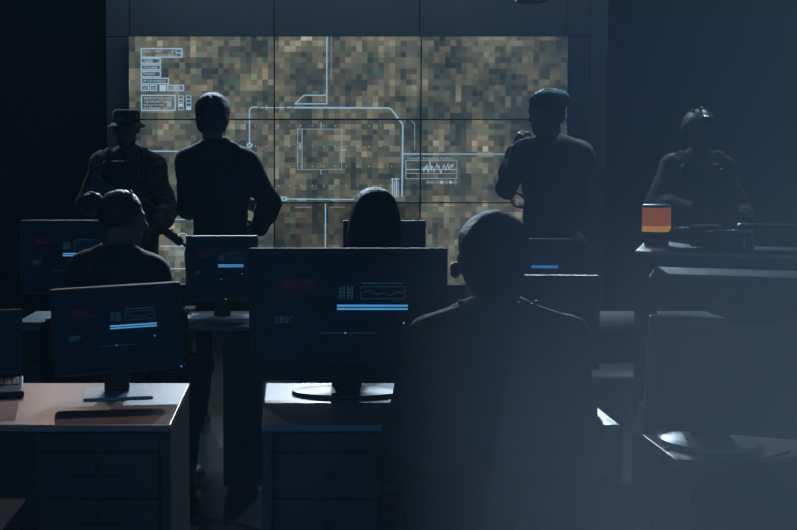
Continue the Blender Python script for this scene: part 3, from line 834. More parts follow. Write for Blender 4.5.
D.line((283, 198.8), (357, 199.4), .9, LN); D.rect(297, 198.3, 306, 200.2, LN); D.rect(332, 198.6, 335, 200.4, LN); D.rect(279.5, 196.5, 287, 200.6, LN); D.disc((284, 198.6), 1.2, 0)
D.line((391.5, 179), (399, 179), .8, WH)
for q, w in enumerate((1.2, 1.0, 1.4, 1.0)): D.line((392.6 + q * 1.9, 178.5 + (q % 2) * 3), (392.6 + q * 1.9, 197), w * .8, LN if q % 2 else WH)
D.line((325.5, 203), (325.5, 262), 1.0, LN); D.line((295, 207), (312, 207), .5, FT); D.line((330, 207), (345, 207), .4, FT)
D.line((129, 151), (181, 151.4), 1.1, LN)
D.line((160, 219.3), (245, 219.3), .9, LN); D.text('SIGNAL TRACE', 168, 218, 2.4, WH, 20); D.circle((182, 239), 6, 1.0, LN, 16); D.circle((182, 239), 3.2, .6, FT, 12)
for q in range(9): D.line((165 + q * 2.4, 262), (172 + q * 2.4, 243), .4, FT)
D.line((150, 268.3), (232, 268.3), 1.0, LN); D.line((257, 205), (257, 240), 1.0, LN); D.line((160, 246), (198, 246), .8, LN)
prs = [pixel_screen('video_wall_picture', 1.12), pixel_screen('video_wall_picture_dim', .5)]
labels = [['top row above the boonie hat, showing boxed readouts', 'top row between two others, crossed by a vertical blue line', 'top row beside the plain cladding, above the beret, map only'],
          ['middle row behind the suited man\'s shoulders and the boonie hat', 'centre of the wall, with the square target frame and dot grid', 'middle row with the frequency graph beside the man in the beret'],
          ['bottom row behind the suited man\'s waist, circle graphic', 'bottom row behind the woman with the bob, dim', 'bottom row behind the seated man\'s head, no overlay']]
colp = [129, 274.3, 420.5, 567]; rowp = [36.3, 119.6, 202.6, 285.3]
for j in range(3):
    for i in range(3):
        x0, x1, y0, y1 = colp[i], colp[i + 1], rowp[j], rowp[j + 1]
        X0, X1, Z1, Z0 = x_(x0), x_(x1), z_(y0), z_(y1)
        t = thing('display_panel', 'display panel, ' + labels[j][i], 'display panel', ((X0 + X1) / 2, WY_ + .05, (Z0 + Z1) / 2), 0, 'nine panels of the video wall')
        cx, cz = (X0 + X1) / 2, (Z0 + Z1) / 2; W, Hh = X1 - X0 - .002, Z1 - Z0 - .002
        bm = NB(); box(bm, (0, -.04, 0), (W, .075, Hh), .002)
        link('housing', bm, M_black, t)
        bm = NB(); b_ = .0045; yv = -.0785 
        def quad(pts, y, mi):
            f = bm.faces.new([bm.verts.new((p[0], y, p[1])) for p in pts])
            f.normal_update()
            if f.normal.y > 0: f.normal_flip()
            f.material_index = mi
        quad([(-W / 2 + b_, -Hh / 2 + b_), (W / 2 - b_, -Hh / 2 + b_), (W / 2 - b_, Hh / 2 - b_), (-W / 2 + b_, Hh / 2 - b_)], yv, 0)
        n_ = 0
        for pts, mi in D.p:
            q = clip_poly(pts, x0 + .9, y0 + .9, x1 - .9, y1 - .9)
            if q is None: continue
            q = [(x_(a) - cx, z_(b) - cz) for a, b in q]; n_ += 1
            quad(q, yv - .0008 - .0006 * (mi == 2) - 1e-6 * n_, mi)
        link('screen', bm, [prs[1] if (j == 2 and i == 1) else prs[0], M_wallln, M_wallwh, M_wallft], t)

# ------------------------------------------------------------------ monitors
def screen_mesh(w, h, content=True, mi0=0):
    D = Draw()
    if content:
        t1 = random.random()
        for q in range(5):
            D.text('TARGET LOCK 04.17 SECTOR'[q:q + 16 - q], w * .13, h * (.225 + q * .022), h * .022, 3, w * (.2 - .02 * (q % 3)))
        for q in range(4):
            for r_ in range(2): D.frame(w * (.45 + .045 * r_), h * (.28 + q * .028), w * (.48 + .045 * r_), h * (.30 + q * .028), w * .002, 2)
        D.frame(w * .57, h * .28, w * .81, h * .39, w * .002, 2)
        D.path([(w * (.58 + .02 * k), h * (.335 - .03 * math.sin(k * 1.1) * math.sin(k * .6))) for k in range(12)], w * .002, 2)
        D.rect(w * .57, h * .245, w * .8, h * .25, 2)
        D.rect(w * .44, h * .443, w * .826, h * .463, 1); D.rect(w * .44, h * .473, w * .826, h * .491, 1)
        for q in range(3): D.text('N 48 12 07'[: 10 - q], w * .1, h * (.565 + q * .022), h * .022, 2, w * (.1 - .015 * q))
        D.rect(w * .80, h * .60, w * .808, h * .62, 1)
        D.rect(w * .34, h * .70, w * .66, h * .703, 2); D.rect(w * .48, h * .695, w * .49, h * .707, 1)
    bm = NB()
    def quad(pts, y, mi):
        f = bm.faces.new([bm.verts.new((p[0] - w / 2, y, h / 2 - p[1])) for p in pts]); f.normal_update()
        if f.normal.y > 0: f.normal_flip()
        f.material_index = mi
    quad([(0, 0), (w, 0), (w, h), (0, h)], 0, 0)
    for n_, (p, mi) in enumerate(D.p): quad(p, -.0006 - 1e-6 * n_, mi)
    return bm
def monitor(label, cx, cy, cz, w, h, yaw, desk_z, bez=.018, mbez=None, base='rect', on=True, roll=0, bezb=None, tilt=0, led=None, base_m=None, base_w=.2, base_d=.16, base_c=(0, 0)):
    """panel centre (cx,cy,cz); stands on desk_z"""
    mbez = mbez or M_bezel; bezb = bezb or bez
    t = thing('monitor', label, 'monitor', (cx, cy, desk_z), yaw)
    zc = cz - desk_z
    p = bpy.data.objects.new('panel', None)
    bm = NB()
    box(bm, (0, 0, h / 2 - bez / 2), (w, .035, bez), .004); box(bm, (0, 0, -h / 2 + bezb / 2), (w, .035, bezb), .004)
    box(bm, (-w / 2 + bez / 2, 0, 0), (bez, .035, h - .002), .004); box(bm, (w / 2 - bez / 2, 0, 0), (bez, .035, h - .002), .004)
    box(bm, (0, .03, 0), (w * .985, .04, h * .985), .012); box(bm, (0, .055, -.02), (w * .55, .04, h * .55), .015)
    hs = link('housing', bm, mbez, t, loc=(0, 0, zc), rot=(tilt, roll, 0))
    sw, sh = w - 2 * bez, h - bez - bezb
    link('screen', screen_mesh(sw, sh, on), [M_scr if on else M_scroff, M_bluebar, M_bluef, M_redf], hs, loc=(0, -.0125, (bezb - bez) / 2))
    if led is not None:
        link('power_light', bx((led[0] * w / 2, -.018, -h / 2 + bezb * .5), (.004, .003, .004), .001), led[1], hs)
    for q in range(4):
        link('button', bx((w / 2 - .09 + q * .014, -.0182, -h / 2 + bezb * .5), (.008, .003, .003), .001), mbez, hs)
    bm = NB(); hz = zc - h / 2
    box(bm, (base_c[0], .055 + base_c[1], (zc - .02) / 2 + .005), (.075 if base != 'oval' else .09, .03, zc - .02), .008)
    box(bm, (base_c[0], .045 + base_c[1] * .5, zc - .02), (.08, .05 + abs(base_c[1]), .08), .008)
    link('stand_neck', bm, M_black, t)
    bm = NB()
    if base == 'rect':
        prism(bm, [(-base_w / 2, -base_d / 2), (base_w / 2, -base_d / 2), (base_w / 2 * .92, base_d / 2), (-base_w / 2 * .92, base_d / 2)], .0, .008, .002)
    else:
        lathe(bm, [(.96, 0), (1, .004), (.98, .012), (.6, .019), (.3, .021)], 40)
        bmesh.ops.scale(bm, vec=(base_w / 2, base_d / 2, 1), verts=bm.verts)
    link('stand_base', bm, base_m or M_black, t, loc=(base_c[0], .035 + base_c[1], 0), smooth=True)
    return t

# ------------------------------------------------------------------ desks
DZ = .74
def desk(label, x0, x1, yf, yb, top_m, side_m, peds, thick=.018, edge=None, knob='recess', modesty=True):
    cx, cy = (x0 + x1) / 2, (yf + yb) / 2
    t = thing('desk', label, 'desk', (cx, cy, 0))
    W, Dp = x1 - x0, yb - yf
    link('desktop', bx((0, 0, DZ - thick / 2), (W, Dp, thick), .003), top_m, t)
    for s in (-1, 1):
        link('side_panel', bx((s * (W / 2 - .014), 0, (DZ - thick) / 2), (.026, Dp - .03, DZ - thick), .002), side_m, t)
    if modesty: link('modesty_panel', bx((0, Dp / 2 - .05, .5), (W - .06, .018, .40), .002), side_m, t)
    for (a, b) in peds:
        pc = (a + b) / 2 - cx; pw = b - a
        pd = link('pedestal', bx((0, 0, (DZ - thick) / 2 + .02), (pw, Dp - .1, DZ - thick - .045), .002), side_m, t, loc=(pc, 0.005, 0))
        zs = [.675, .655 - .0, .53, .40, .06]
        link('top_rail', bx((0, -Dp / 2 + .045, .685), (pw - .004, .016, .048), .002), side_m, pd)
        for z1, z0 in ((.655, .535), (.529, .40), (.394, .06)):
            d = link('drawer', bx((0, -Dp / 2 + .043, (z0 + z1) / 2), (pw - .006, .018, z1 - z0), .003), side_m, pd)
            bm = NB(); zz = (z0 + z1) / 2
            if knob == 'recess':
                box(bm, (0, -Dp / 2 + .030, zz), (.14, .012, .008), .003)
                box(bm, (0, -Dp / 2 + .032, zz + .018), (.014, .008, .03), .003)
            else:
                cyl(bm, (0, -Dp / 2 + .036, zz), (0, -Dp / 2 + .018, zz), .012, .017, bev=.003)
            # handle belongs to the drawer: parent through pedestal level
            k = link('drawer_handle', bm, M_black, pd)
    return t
pA = onz(170, 425, DZ); pB = onz(190, 383, DZ)
print('front desk front', pA, 'back', pB)
YF, YK = pA.y, pB.y
xr1 = (pA.x + pB.x) / 2
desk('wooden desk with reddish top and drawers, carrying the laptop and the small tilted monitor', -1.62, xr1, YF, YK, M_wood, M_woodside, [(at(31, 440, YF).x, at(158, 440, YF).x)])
xm0 = onz(264, 400, DZ).x; xm1 = onz(618, 423, DZ).x
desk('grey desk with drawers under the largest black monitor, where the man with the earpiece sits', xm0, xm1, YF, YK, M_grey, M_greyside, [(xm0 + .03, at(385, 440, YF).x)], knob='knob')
# right desk
pR = onz(649, 438, DZ)
xd0 = pR.x - .005
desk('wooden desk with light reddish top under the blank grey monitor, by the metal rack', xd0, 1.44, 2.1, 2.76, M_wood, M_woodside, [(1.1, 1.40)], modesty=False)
# second row
p1 = onz(620, 327, DZ); p2 = onz(620, 311, DZ)
Y2F, Y2B = p1.y, p2.y
print('row2', Y2F, Y2B)
g2 = 'second row of desks'
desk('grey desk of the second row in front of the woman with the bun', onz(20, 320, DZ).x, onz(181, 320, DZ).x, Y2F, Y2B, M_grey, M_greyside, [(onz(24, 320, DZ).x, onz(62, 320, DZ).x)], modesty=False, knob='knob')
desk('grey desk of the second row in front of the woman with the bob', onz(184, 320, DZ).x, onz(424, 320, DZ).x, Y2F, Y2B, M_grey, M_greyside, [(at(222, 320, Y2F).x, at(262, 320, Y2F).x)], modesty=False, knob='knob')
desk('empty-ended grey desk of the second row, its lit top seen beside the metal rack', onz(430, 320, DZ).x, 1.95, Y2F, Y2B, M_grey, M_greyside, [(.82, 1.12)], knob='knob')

def mon_px(label, x0, y0, x1, y1, Y, yaw=0, **k):
    a, b = at(x0, y0, Y), at(x1, y1, Y)
    w = (b.x - a.x) / math.cos(yaw)
    return monitor(label, (a.x + b.x) / 2, Y, (a.z + b.z) / 2, w, a.z - b.z, yaw, DZ, **k)
M_basew = mat('grey_base_sheen', (.30, .33, .36), .3)  # pale grey puts backlight reflected by glossy black stand bases into the colour
mon_px('black monitor standing slightly tilted on the wooden desk, behind it the woman with the bun', 54, 285.5, 180.5, 372, 3.20, R(11), roll=R(-2.4), bez=.012, led=(.96, M_led), base_m=M_basew, base_w=.20, base_d=.17, base_c=(0, .02))
mon_px('largest black monitor, wide, on the middle desk with an oval stand', 249, 248, 446, 380, 3.22, R(0), bez=.022, bezb=.045, base='oval', base_w=.33, base_d=.17)
mon_px('black monitor mostly hidden behind the shoulder of the man with the earpiece', 467, 275, 597, 368, 3.20, R(-3), bez=.014, base_w=.2)
mon_px('grey-framed monitor with a blank screen under the metal rack', 652.5, 319.5, 796, 433, 2.60, R(-12), bez=.020, bezb=.028, mbez=M_greybez, base='oval', on=False, base_m=M_basew, base_w=.235, base_d=.19, roll=R(1.8), base_c=(-.02, .01))
Y2M = Y2B - .27
mon_px('grey-framed monitor with a green power light, in front of the suited man', 186, 235.5, 258, 301, Y2M, R(3), bez=.014, mbez=M_greybez, bezb=.022, led=(.1, M_ledg), base_m=M_basew, base_w=.3, base_d=.2)
mon_px('dark-framed monitor behind the woman with the bun, red text on screen', 21, 220, 116, 293, Y2M, R(4), bez=.014, mbez=M_greybez, base_m=M_basew)
mon_px('grey-framed monitor hidden behind the head of the woman with the bob', 343, 220.5, 425, 288, Y2M, 0, bez=.014, mbez=M_greybez)
mon_px('grey-framed monitor in front of the man with the beret', 498, 238.5, 572, 298, Y2M, 0, bez=.014, mbez=M_greybez)

# laptop at far left
lp = onz(-2, 404, DZ)
lt = thing('laptop', 'open black laptop on the wooden desk at its far end', 'laptop', (lp.x - .15, lp.y + .16, DZ), R(14))
bm = NB(); box(bm, (0, 0, .012), (.36, .25, .02), .005); link('base', bm, M_black, lt)
bm = NB(); 
for r_ in range(5):
    for c_ in range(14): box(bm, (-.156 + c_ * .024, .075 - r_ * .024, .024), (.019, .019, .004), .001)
link('keyboard', bm, M_blackm, lt)
bm = NB(); box(bm, (0, .0, .105), (.36, .012, .21), .005)
lid = link('lid', bm, M_black, lt, loc=(0, .128, .02), rot=(R(-12), 0, 0))
link('screen', screen_mesh(.335, .185, True), [M_scr, M_bluebar, M_bluef, M_redf], lid, loc=(0, -.0068, .108))

# ------------------------------------------------------------------ chairs
def office_chair(label, x, y, yaw, seat_z=.46, bw=.46, btop=.92, bm_=None, arms=True, backlow=.56):
    """occupant faces local +Y"""
    bm_ = bm_ or M_uphol
    t = thing('office_chair', label, 'chair', (x, y, 0), yaw)
    sdf_mesh('seat', [rbox((0, 0, seat_z - .045), (.19, .18, .012), .033)], bm_, t, h=.01)
    zc = (btop + backlow) / 2; hh = (btop - backlow) / 2
    b = sdf_mesh('backrest', [rbox((0, -.235, zc), (bw / 2 - .07, .004, hh - .07), .07, k=.01)], bm_, t, h=.009, cuts=[((0, -.215, 0), (0, 1, 0)), ((0, -.262, 0), (0, -1, 0))])
    bm = NB(); tube(bm, [(0, -.05, seat_z - .09), (0, -.24, seat_z - .08), (0, -.285, seat_z + .04), (0, -.262, backlow + .1)], .018); link('back_support', bm, M_black, t, smooth=True)
    if arms:
        for s in (-1, 1):
            bm = NB(); tube(bm, [(s * .17, 0, seat_z - .085), (s * .265, 0, seat_z - .07), (s * .29, -.01, seat_z + .06), (s * .285, -.05, seat_z + .17)], .014)
            box(bm, (s * .28, -.02, seat_z + .18), (.05, .24, .025), .01); link('armrest', bm, M_black, t, smooth=True)
    bm = NB(); cyl(bm, (0, 0, .1), (0, 0, .28), .028); cyl(bm, (0, 0, .25), (0, 0, seat_z - .08), .018); box(bm, (0, 0, seat_z - .09), (.16, .2, .03), .008); link('gas_column', bm, M_black, t, smooth=True)
    bm = NB(); cyl(bm, (0, 0, .07), (0, 0, .12), .04)
    ends = []
    for q in range(5):
        a = 2 * math.pi * q / 5 + .3; e = Vector((math.cos(a) * .29, math.sin(a) * .29, .075)); ends.append((e, a))
        box(bm, (e.x / 2, e.y / 2, .088), (.29, .04, .025), .008, rot=(0, R(3), a))
    link('star_base', bm, M_black, t)
    for e, a in ends:
        bm = NB(); 
        for s in (-1, 1): cyl(bm, (s * .006, 0, 0), (s * .024, 0, 0), .026, bev=.004)
        cyl(bm, (0, 0, .0), (0, 0, .05), .008)
        link('caster', bm, M_black, t, loc=(e.x, e.y, .027), rot=(0, 0, a), smooth=True)
    return t
office_chair('black office chair under the man with the earpiece', FX, 2.76, 0, .46, bw=.54, btop=.70, backlow=.50)
office_chair('black office chair under the woman with the bun', wx, 4.42, R(-15), .46, btop=.84)
office_chair('black office chair under the woman with the bob', at(375, 220, CY).x, CY - .03, 0, .46, btop=.84)
ec = thing('stool', 'empty stool with a wide pale grey seat, between the seated man and the metal rack', 'stool', (at(618, 378, 3.95).x, 3.95, 0))
zs = at(618, 370, 3.95).z
sdf_mesh('seat', [rbox((0, 0, zs - .05), (.14, .12, .012), .04)], M_greyup, ec, h=.008)
bm = NB(); cyl(bm, (0, 0, .1), (0, 0, zs - .08), .02); link('column', bm, M_black, ec, smooth=True)
bm = NB(); lathe(bm, [(.19, 0), (.2, .01), (.18, .025), (.04, .05), (.03, .12)], 32); link('foot', bm, M_black, ec, smooth=True)
# near right chair back
pr = at(692, 458, 2.0); pq = at(760, 470, 2.0)
cx_ = pr.x + .24
office_chair('black office chair turned away in the near corner, in front of the blank monitor', cx_, 2.0 + .235, R(0), .46, bw=.48, btop=pr.z + .0, arms=False)
# seat at bottom-left
sb = onz(28, 497, .58)
st = thing('stool', 'square dark stool in front of the wooden desk, near the laptop end', 'stool', (sb.x - .17, sb.y - .16, 0))
bm = NB(); box(bm, (0, 0, .565), (.34, .32, .03), .006); link('seat', bm, M_greyside, st)
for sx in (-1, 1):
    for sy in (-1, 1):
        link('leg', bx((sx * .14, sy * .13, .275), (.026, .026, .55), .003), M_black, st)

# ------------------------------------------------------------------ metal rack
RA = R(-21)
rk0 = at(635, 251, 3.0)
RZ = rk0.z
rk = thing('metal_rack', 'dark metal rack with a shallow upper shelf, beacon and black gear on its top', 'rack', (rk0.x, rk0.y, 0), RA)
W, Dp = .62, .57
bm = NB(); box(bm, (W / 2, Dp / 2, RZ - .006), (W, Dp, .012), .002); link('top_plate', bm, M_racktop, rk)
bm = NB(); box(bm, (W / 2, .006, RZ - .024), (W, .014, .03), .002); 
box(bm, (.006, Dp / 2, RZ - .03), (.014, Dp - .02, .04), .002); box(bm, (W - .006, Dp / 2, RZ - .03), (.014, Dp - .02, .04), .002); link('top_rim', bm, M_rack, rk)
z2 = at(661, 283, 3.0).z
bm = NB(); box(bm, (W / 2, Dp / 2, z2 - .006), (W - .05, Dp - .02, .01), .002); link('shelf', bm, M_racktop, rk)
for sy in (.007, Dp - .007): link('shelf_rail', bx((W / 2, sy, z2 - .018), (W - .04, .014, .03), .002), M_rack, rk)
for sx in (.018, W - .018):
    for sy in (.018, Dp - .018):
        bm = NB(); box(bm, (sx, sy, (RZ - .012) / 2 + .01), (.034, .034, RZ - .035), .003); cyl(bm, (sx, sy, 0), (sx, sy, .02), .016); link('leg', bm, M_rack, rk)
for q in range(2):
    bm = NB(); cyl(bm, (.035 + q * .02, -.002, RZ - .075), (.035 + q * .02, -.012, RZ - .075), .006); link('hook', bm, M_metal, rk)
# beacon
bc = at(656, 244, 3.25)
be = thing('warning_beacon', 'amber warning beacon with a black base on top of the metal rack', 'beacon', (bc.x, bc.y, RZ))
bm = NB(); lathe(bm, [(.034, 0), (.036, .004), (.044, .036), (.045, .042)], 36); link('base', bm, M_black, be, smooth=True)
bm = NB(); prof = []
n = 60
rr = []
for z in (.042, .05, .060, .062, .105, .107, .12):
    rr.append([bm.verts.new(((.0405 + .0012 * (q % 2)) * math.cos(2 * math.pi * q / n), (.0405 + .0012 * (q % 2)) * math.sin(2 * math.pi * q / n), z)) for q in range(n)])
for i_ in range(len(rr) - 1):
    for q in range(n): bm.faces.new((rr[i_][q], rr[i_][(q + 1) % n], rr[i_ + 1][(q + 1) % n], rr[i_ + 1][q])).material_index = 1 if i_ < 2 else 0
bm.faces.new(rr[-1]); link('lens', bm, [M_amber, M_amber2], be)
be.scale = (.97, .97, .93)
bm = NB(); lathe(bm, [(.042, .118), (.043, .121), (.042, .126), (.036, .128)], 36); link('lens_cap', bm, M_clear, be, smooth=True)
# gear on the rack
def on_rack(px, Y): p = at(px, 240, Y); return (p.x, p.y, RZ + .001)
g1 = thing('binoculars', 'lumpy black binoculars on the metal rack next to the beacon', 'binoculars', on_rack(703, 3.12), R(60))
for s in (-1, 1):
    bm = NB(); cyl(bm, (s * .034, -.05, .034), (s * .034, .03, .034), .032, .03, bev=.004); cyl(bm, (s * .03, .03, .034), (s * .027, .085, .034), .024, .019, bev=.003); link('barrel', bm, M_black, g1, smooth=True)
    bm = NB(); cyl(bm, (s * .034, -.0515, .034), (s * .034, -.0505, .034), .026); link('lens', bm, mat('lens_glass', (.05, .07, .1), .05, coat=1), g1)
bm = NB(); box(bm, (0, 0, .045), (.05, .04, .02), .006); cyl(bm, (0, -.02, .05), (0, .05, .05), .01); link('bridge', bm, M_black, g1)
g2_ = thing('handheld_radio', 'chunky black handheld radio with glossy edge lying near the front of the rack top', 'radio', on_rack(728, 2.97), R(28))
bm = NB(); box(bm, (0, 0, .028), (.062, .13, .05), .01); link('housing', bm, M_black, g2_)
bm = NB(); cyl(bm, (-.02, .06, .03), (-.02, .2, .03), .007); link('antenna', bm, M_black, g2_, smooth=True)
bm = NB(); box(bm, (.0, -.068, .03), (.05, .01, .03), .003); cyl(bm, (.012, -.07, .042), (.012, -.082, .042), .009); link('control_knob', bm, M_chrome, g2_)
bm = NB(); box(bm, (0, 0, .055), (.04, .06, .004), .001); link('keypad', bm, M_metal, g2_)
g3 = thing('equipment_case', 'long flat black equipment case with metal latches on the rack top by the picture edge', 'case', on_rack(776, 3.02), R(-21))
bm = NB(); box(bm, (0, 0, .032), (.23, .11, .04), .008); box(bm, (-.0, .0, .06), (.2, .09, .022), .008); link('case_body', bm, M_black, g3)
for q in (-.07, .06):
    bm = NB(); box(bm, (q, -.057, .045), (.022, .008, .03), .002); box(bm, (q, -.03, .073), (.014, .06, .004), .001); link('latch', bm, M_chrome, g3)
bm = NB(); tube(bm, [(-.04, -.056, .02), (-.035, -.075, .02), (.03, -.075, .02), (.035, -.056, .02)], .005); link('case_handle', bm, M_black, g3)

# ------------------------------------------------------------------ small things and cables
bm = NB(); q = [onz(185, 300, DZ)]
pp = onz(192, 322, DZ)
ks = thing('cable_adapter', 'small pale cable adapter on the second row desk edge under the suited man', 'adapter', (pp.x, Y2F + .07, DZ))
bm = NB(); box(bm, (0, 0, .01), (.05, .035, .018), .004); link('plug', bm, M_basew, ks)
bm = NB(); tube(bm, [(0, 0, .01), (-.03, -.06, .02), (-.06, -.085, -.02), (-.05, -.09, -.3), (.02, -.09, -.7)], .003); link('cord', bm, M_cable, ks)
pad = onz(190, 309, DZ)
tag(link('paper_pad', bx((0, 0, .004), (.05, .12, .008), .001), mat('paper', (.35, .38, .42), .7), loc=(pad.x, pad.y, DZ + .0005)), 'small white paper pad on the second row desk beside the green-lit monitor', 'paper')
def floor_cable(label, pts, m=M_cable, r=.004):
    bm = NB(); tube(bm, [(p.x, p.y, r + .001) for p in pts], r); tag(link('cable', bm, m, smooth=True), label, 'cable')
floor_cable('pale cable winding over the floor in the gap beside the wooden desk', [onz(184, 512, .004), onz(200, 516, .004), onz(225, 520, .004), onz(262, 530, .004)], M_cableg)
floor_cable('black cable lying on the floor between the desks, further back', [onz(184, 470, .004), onz(198, 500, .004), onz(199, 530, .004)])
cb = NB(); a = Vector((.93, 2.70, DZ + .005))
tube(cb, [(1.03, 2.72, DZ + .006), (.98, 2.66, DZ + .006), (.92, 2.62, DZ + .006), (.885, 2.60, DZ - .03), (.87, 2.62, .5), (.86, 2.7, .2), (.86, 2.75, .01)], .005)
tag(link('cable', cb, M_cable, smooth=True), 'black cable hanging from the desk under the blank monitor', 'cable')
cb = NB()
tube(cb, [(1.25, 2.45, DZ + .006), (1.2, 2.38, DZ + .006), (1.12, 2.42, DZ + .006), (1.1, 2.5, DZ + .006), (1.17, 2.56, DZ + .006)], .004)
tag(link('cable', cb, M_cable, smooth=True), 'looped black cable on the desktop under the blank monitor', 'cable')
ad = at(641, 418, 2.93)
aw = thing('power_adapter', 'small pale power adapter clipped to the metal rack leg beside the blank monitor', 'adapter', (ad.x, 2.93, ad.z - .06), R(-21))
bm = NB(); box(bm, (0, 0, .06), (.028, .035, .085), .004, rot=(0, R(8), 0)); link('housing', bm, M_basew, aw)
bm = NB(); tube(bm, [(0, 0, .02), (.0, .0, -.05), (.01, .02, -.2), (.02, .03, -.5)], .004); link('cord', bm, M_cable, aw)
tw = thing('computer_tower', 'dark computer tower on the floor under the desk by the metal rack', 'computer', (.99, 2.45, 0))
bm = NB(); box(bm, (0, 0, .2), (.16, .38, .38), .008); box(bm, (0, -.19, .2), (.15, .01, .36), .003); link('case', bm, M_black, tw)
for k in range(2): link('drive_bay', bx((0, -.197, .33 - k * .05), (.13, .006, .035), .002), M_bezel, tw)
link('power_button', bx((.0, -.197, .2), (.02, .006, .02), .004), M_metal, tw)
for sx in (-1, 1): link('foot', bx((sx * .06, 0, .006), (.02, .3, .012), .002), M_black, tw)

# hanging lamp whose rim shows at the top of the picture
lamp_c = at(532, 0, 6.6)
hl = thing('hanging_lamp', 'round dark metal lamp hanging from above, only its lower rim in view', 'lamp', (lamp_c.x, lamp_c.y, lamp_c.z - .012))
bm = NB(); lathe(bm, [(.085, .012), (.092, .0), (.095, .004), (.09, .03), (.05, .09), (.02, .11)], 36); link('lamp_shade', bm, M_metal, hl, smooth=True)
bm = NB(); cyl(bm, (0, 0, .1), (0, 0, ZC - lamp_c.z + .01), .008); link('pole', bm, M_metal, hl)

# ------------------------------------------------------------------ lights
def spot(name, loc, target, power, size, blend, col, rad):
    l = bpy.data.lights.new(name, 'SPOT'); l.energy = power; l.spot_size = R(size); l.spot_blend = blend; l.color = col; l.shadow_soft_size = rad
    o = bpy.data.objects.new(name, l); COL.objects.link(o); o.location = loc
    o.rotation_euler = (Vector(target) - Vector(loc)).to_track_quat('-Z', 'Y').to_euler()
    return o
cool = (.6, .8, 1.0)
spot('stage_spot_warm', (-1.9, 8.7, 3.0), (-1.0, 3.15, .75), 52, 13, .3, (1.0, .78, .70), .03)
spot('stage_spot_left', (.4, 8.7, 3.0), (-.45, 3.3, .75), 480, 12, .3, (.85, .9, 1.0), .03)
spot('stage_spot_right', (2.2, 8.7, 2.76), (1.25, 3.2, 1.05), 850, 13, .3, cool, .03)
spot('stage_spot_centre', (.5, 8.75, 3.1), (.2, 3.7, .8), 110, 18, .35, cool, .03)
spot('stage_spot_row', (1.2, 8.75, 3.1), (.4, 4.9, .8), 260, 50, .5, cool, .03)
spot('rim_spot_seated_left', (-.9, 8.7, 3.3), (.42, 2.85, 1.1), 700, 8, .4, cool, .04)
spot('rim_spot_seated_right', (2.6, 8.7, 3.3), (.62, 2.85, 1.05), 100, 7, .4, cool, .04)
spot('rim_spot_boonie', (-2.0, 8.5, 3.3), (-1.1, 7.4, 1.6), 170, 50, .5, cool, .05)
spot('rim_spot_helmet_side', (1.9, 8.4, 3.2), (2.65, 7.4, 1.5), 260, 44, .5, cool, .05)
spot('rim_spot_helmet', (3.4, 8.4, 3.3), (2.7, 7.4, 1.6), 220, 50, .5, cool, .05)
spot('rim_spot_beret', (2.3, 6.7, 3.5), (1.45, 6.1, 1.6), 420, 40, .5, cool, .05)
spot('rim_spot_suit', (-.6, 8.0, 3.4), (-.35, 6.0, 1.6), 800, 36, .5, cool, .05)
spot('added_fill_desk', (-.75, 4.9, 3.5), (-.6, 3.1, .74), 90, 22, .6, (1.0, .86, .86), .08)  # added fill out of view, lifts the shaded part of the wooden desktop
spot('stage_spot_low', (1.5, 8.7, 3.0), (1.05, 2.65, .76), 260, 6, .3, (.95, .9, 1.0), .03)
spot('added_haze_light', (1.45, 1.0, 3.6), (1.4, 1.1, .6), 70, 60, .7, (.5, .78, 1.0), .1)  # added lamp out of view, put in only to brighten the haze
spot('rim_spot_bob', (.9, 7.6, 3.4), (.33, 4.4, 1.3), 60, 14, .5, cool, .05)
spot('rim_spot_bun', (-1.4, 6.6, 3.4), (-.7, 4.45, 1.2), 28, 22, .5, cool, .05)
# soft light on the cladding
al = bpy.data.lights.new('cladding_wash', 'AREA'); al.shape = 'RECTANGLE'; al.size = 4.5; al.size_y = .3; al.energy = 26; al.color = (.55, .75, 1.0)
ao = bpy.data.objects.new('cladding_wash', al); COL.objects.link(ao); ao.location = (.6, 8.2, ZC - .12)
ao.rotation_euler = (Vector((.6, 9.3, 2.0)) - Vector(ao.location)).to_track_quat('-Z', 'Y').to_euler()

# world: dim blue ambience added for the haze, through the side left unwalled
w = bpy.data.worlds.new('World'); S.world = w; w.use_nodes = True
w.node_tree.nodes['Background'].inputs['Color'].default_value = (.13, .45, 1.0, 1)
w.node_tree.nodes['Background'].inputs['Strength'].default_value = .62

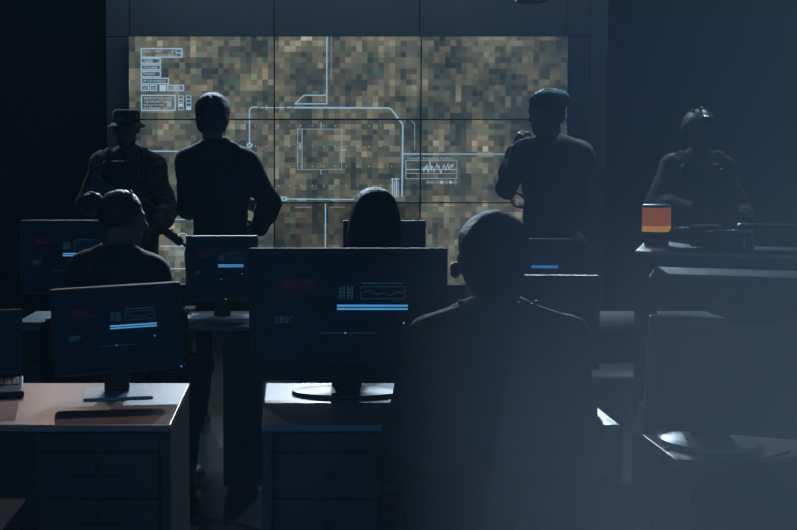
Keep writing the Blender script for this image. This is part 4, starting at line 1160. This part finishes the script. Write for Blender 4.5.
# haze: added volume imitating a flat blue veil, thicker towards the right
def haze():
    x0, x1, y0, y1 = -1.4, 3.2, -.5, 2.7
    bm = bx(((x0 + x1) / 2, (y0 + y1) / 2, 1.31), (x1 - x0, y1 - y0, 2.6))
    m = bpy.data.materials.new('veil_volume'); m.use_nodes = True
    nt = m.node_tree; nt.nodes.clear(); N = nt.nodes.new; L = nt.links.new
    out = N('ShaderNodeOutputMaterial'); v = N('ShaderNodeVolumeScatter'); v.inputs['Color'].default_value = (1, 1, 1, 1)
    g = N('ShaderNodeNewGeometry'); sp = N('ShaderNodeSeparateXYZ'); L(g.outputs['Position'], sp.inputs[0])
    def ramp(ax, a, b, lo, hi):
        mr = N('ShaderNodeMapRange'); mr.interpolation_type = 'SMOOTHSTEP'
        for q, val in enumerate((a, b, lo, hi)): mr.inputs[q + 1].default_value = val
        L(sp.outputs[ax], mr.inputs[0]); return mr.outputs[0]
    def mul(a, b):
        n = N('ShaderNodeMath'); n.operation = 'MULTIPLY'; L(a, n.inputs[0])
        if isinstance(b, float): n.inputs[1].default_value = b
        else: L(b, n.inputs[1])
        return n.outputs[0]
    def add(a, b):
        n = N('ShaderNodeMath'); n.operation = 'ADD'; L(a, n.inputs[0])
        if isinstance(b, float): n.inputs[1].default_value = b
        else: L(b, n.inputs[1])
        return n.outputs[0]
    px = add(add(ramp('X', .13, .35, 0, .42), ramp('X', -.3, 0, 0, .026)), .016)
    d = mul(mul(px, ramp('Y', 2.6, 1.5, 0, 1)), mul(mul(ramp('Y', -.45, .0, 0, 1), ramp('X', 3.1, 2.2, 0, 1)), mul(ramp('Z', 2.6, 2.0, 0, 1), ramp('X', -1.35, -.9, 0, 1))))
    L(d, v.inputs['Density']); L(v.outputs[0], out.inputs['Volume'])
    o = link('haze', bm, m)
    tag(o, 'added thin haze imitating a bluish veil near the camera, thicker towards the metal rack', 'haze', kind='stuff')
haze()

vs = S.view_settings
S.display_settings.display_device = 'sRGB'
vs.view_transform = 'Standard'; vs.look = 'None'; vs.exposure = 0; vs.gamma = 1; vs.use_curve_mapping = False
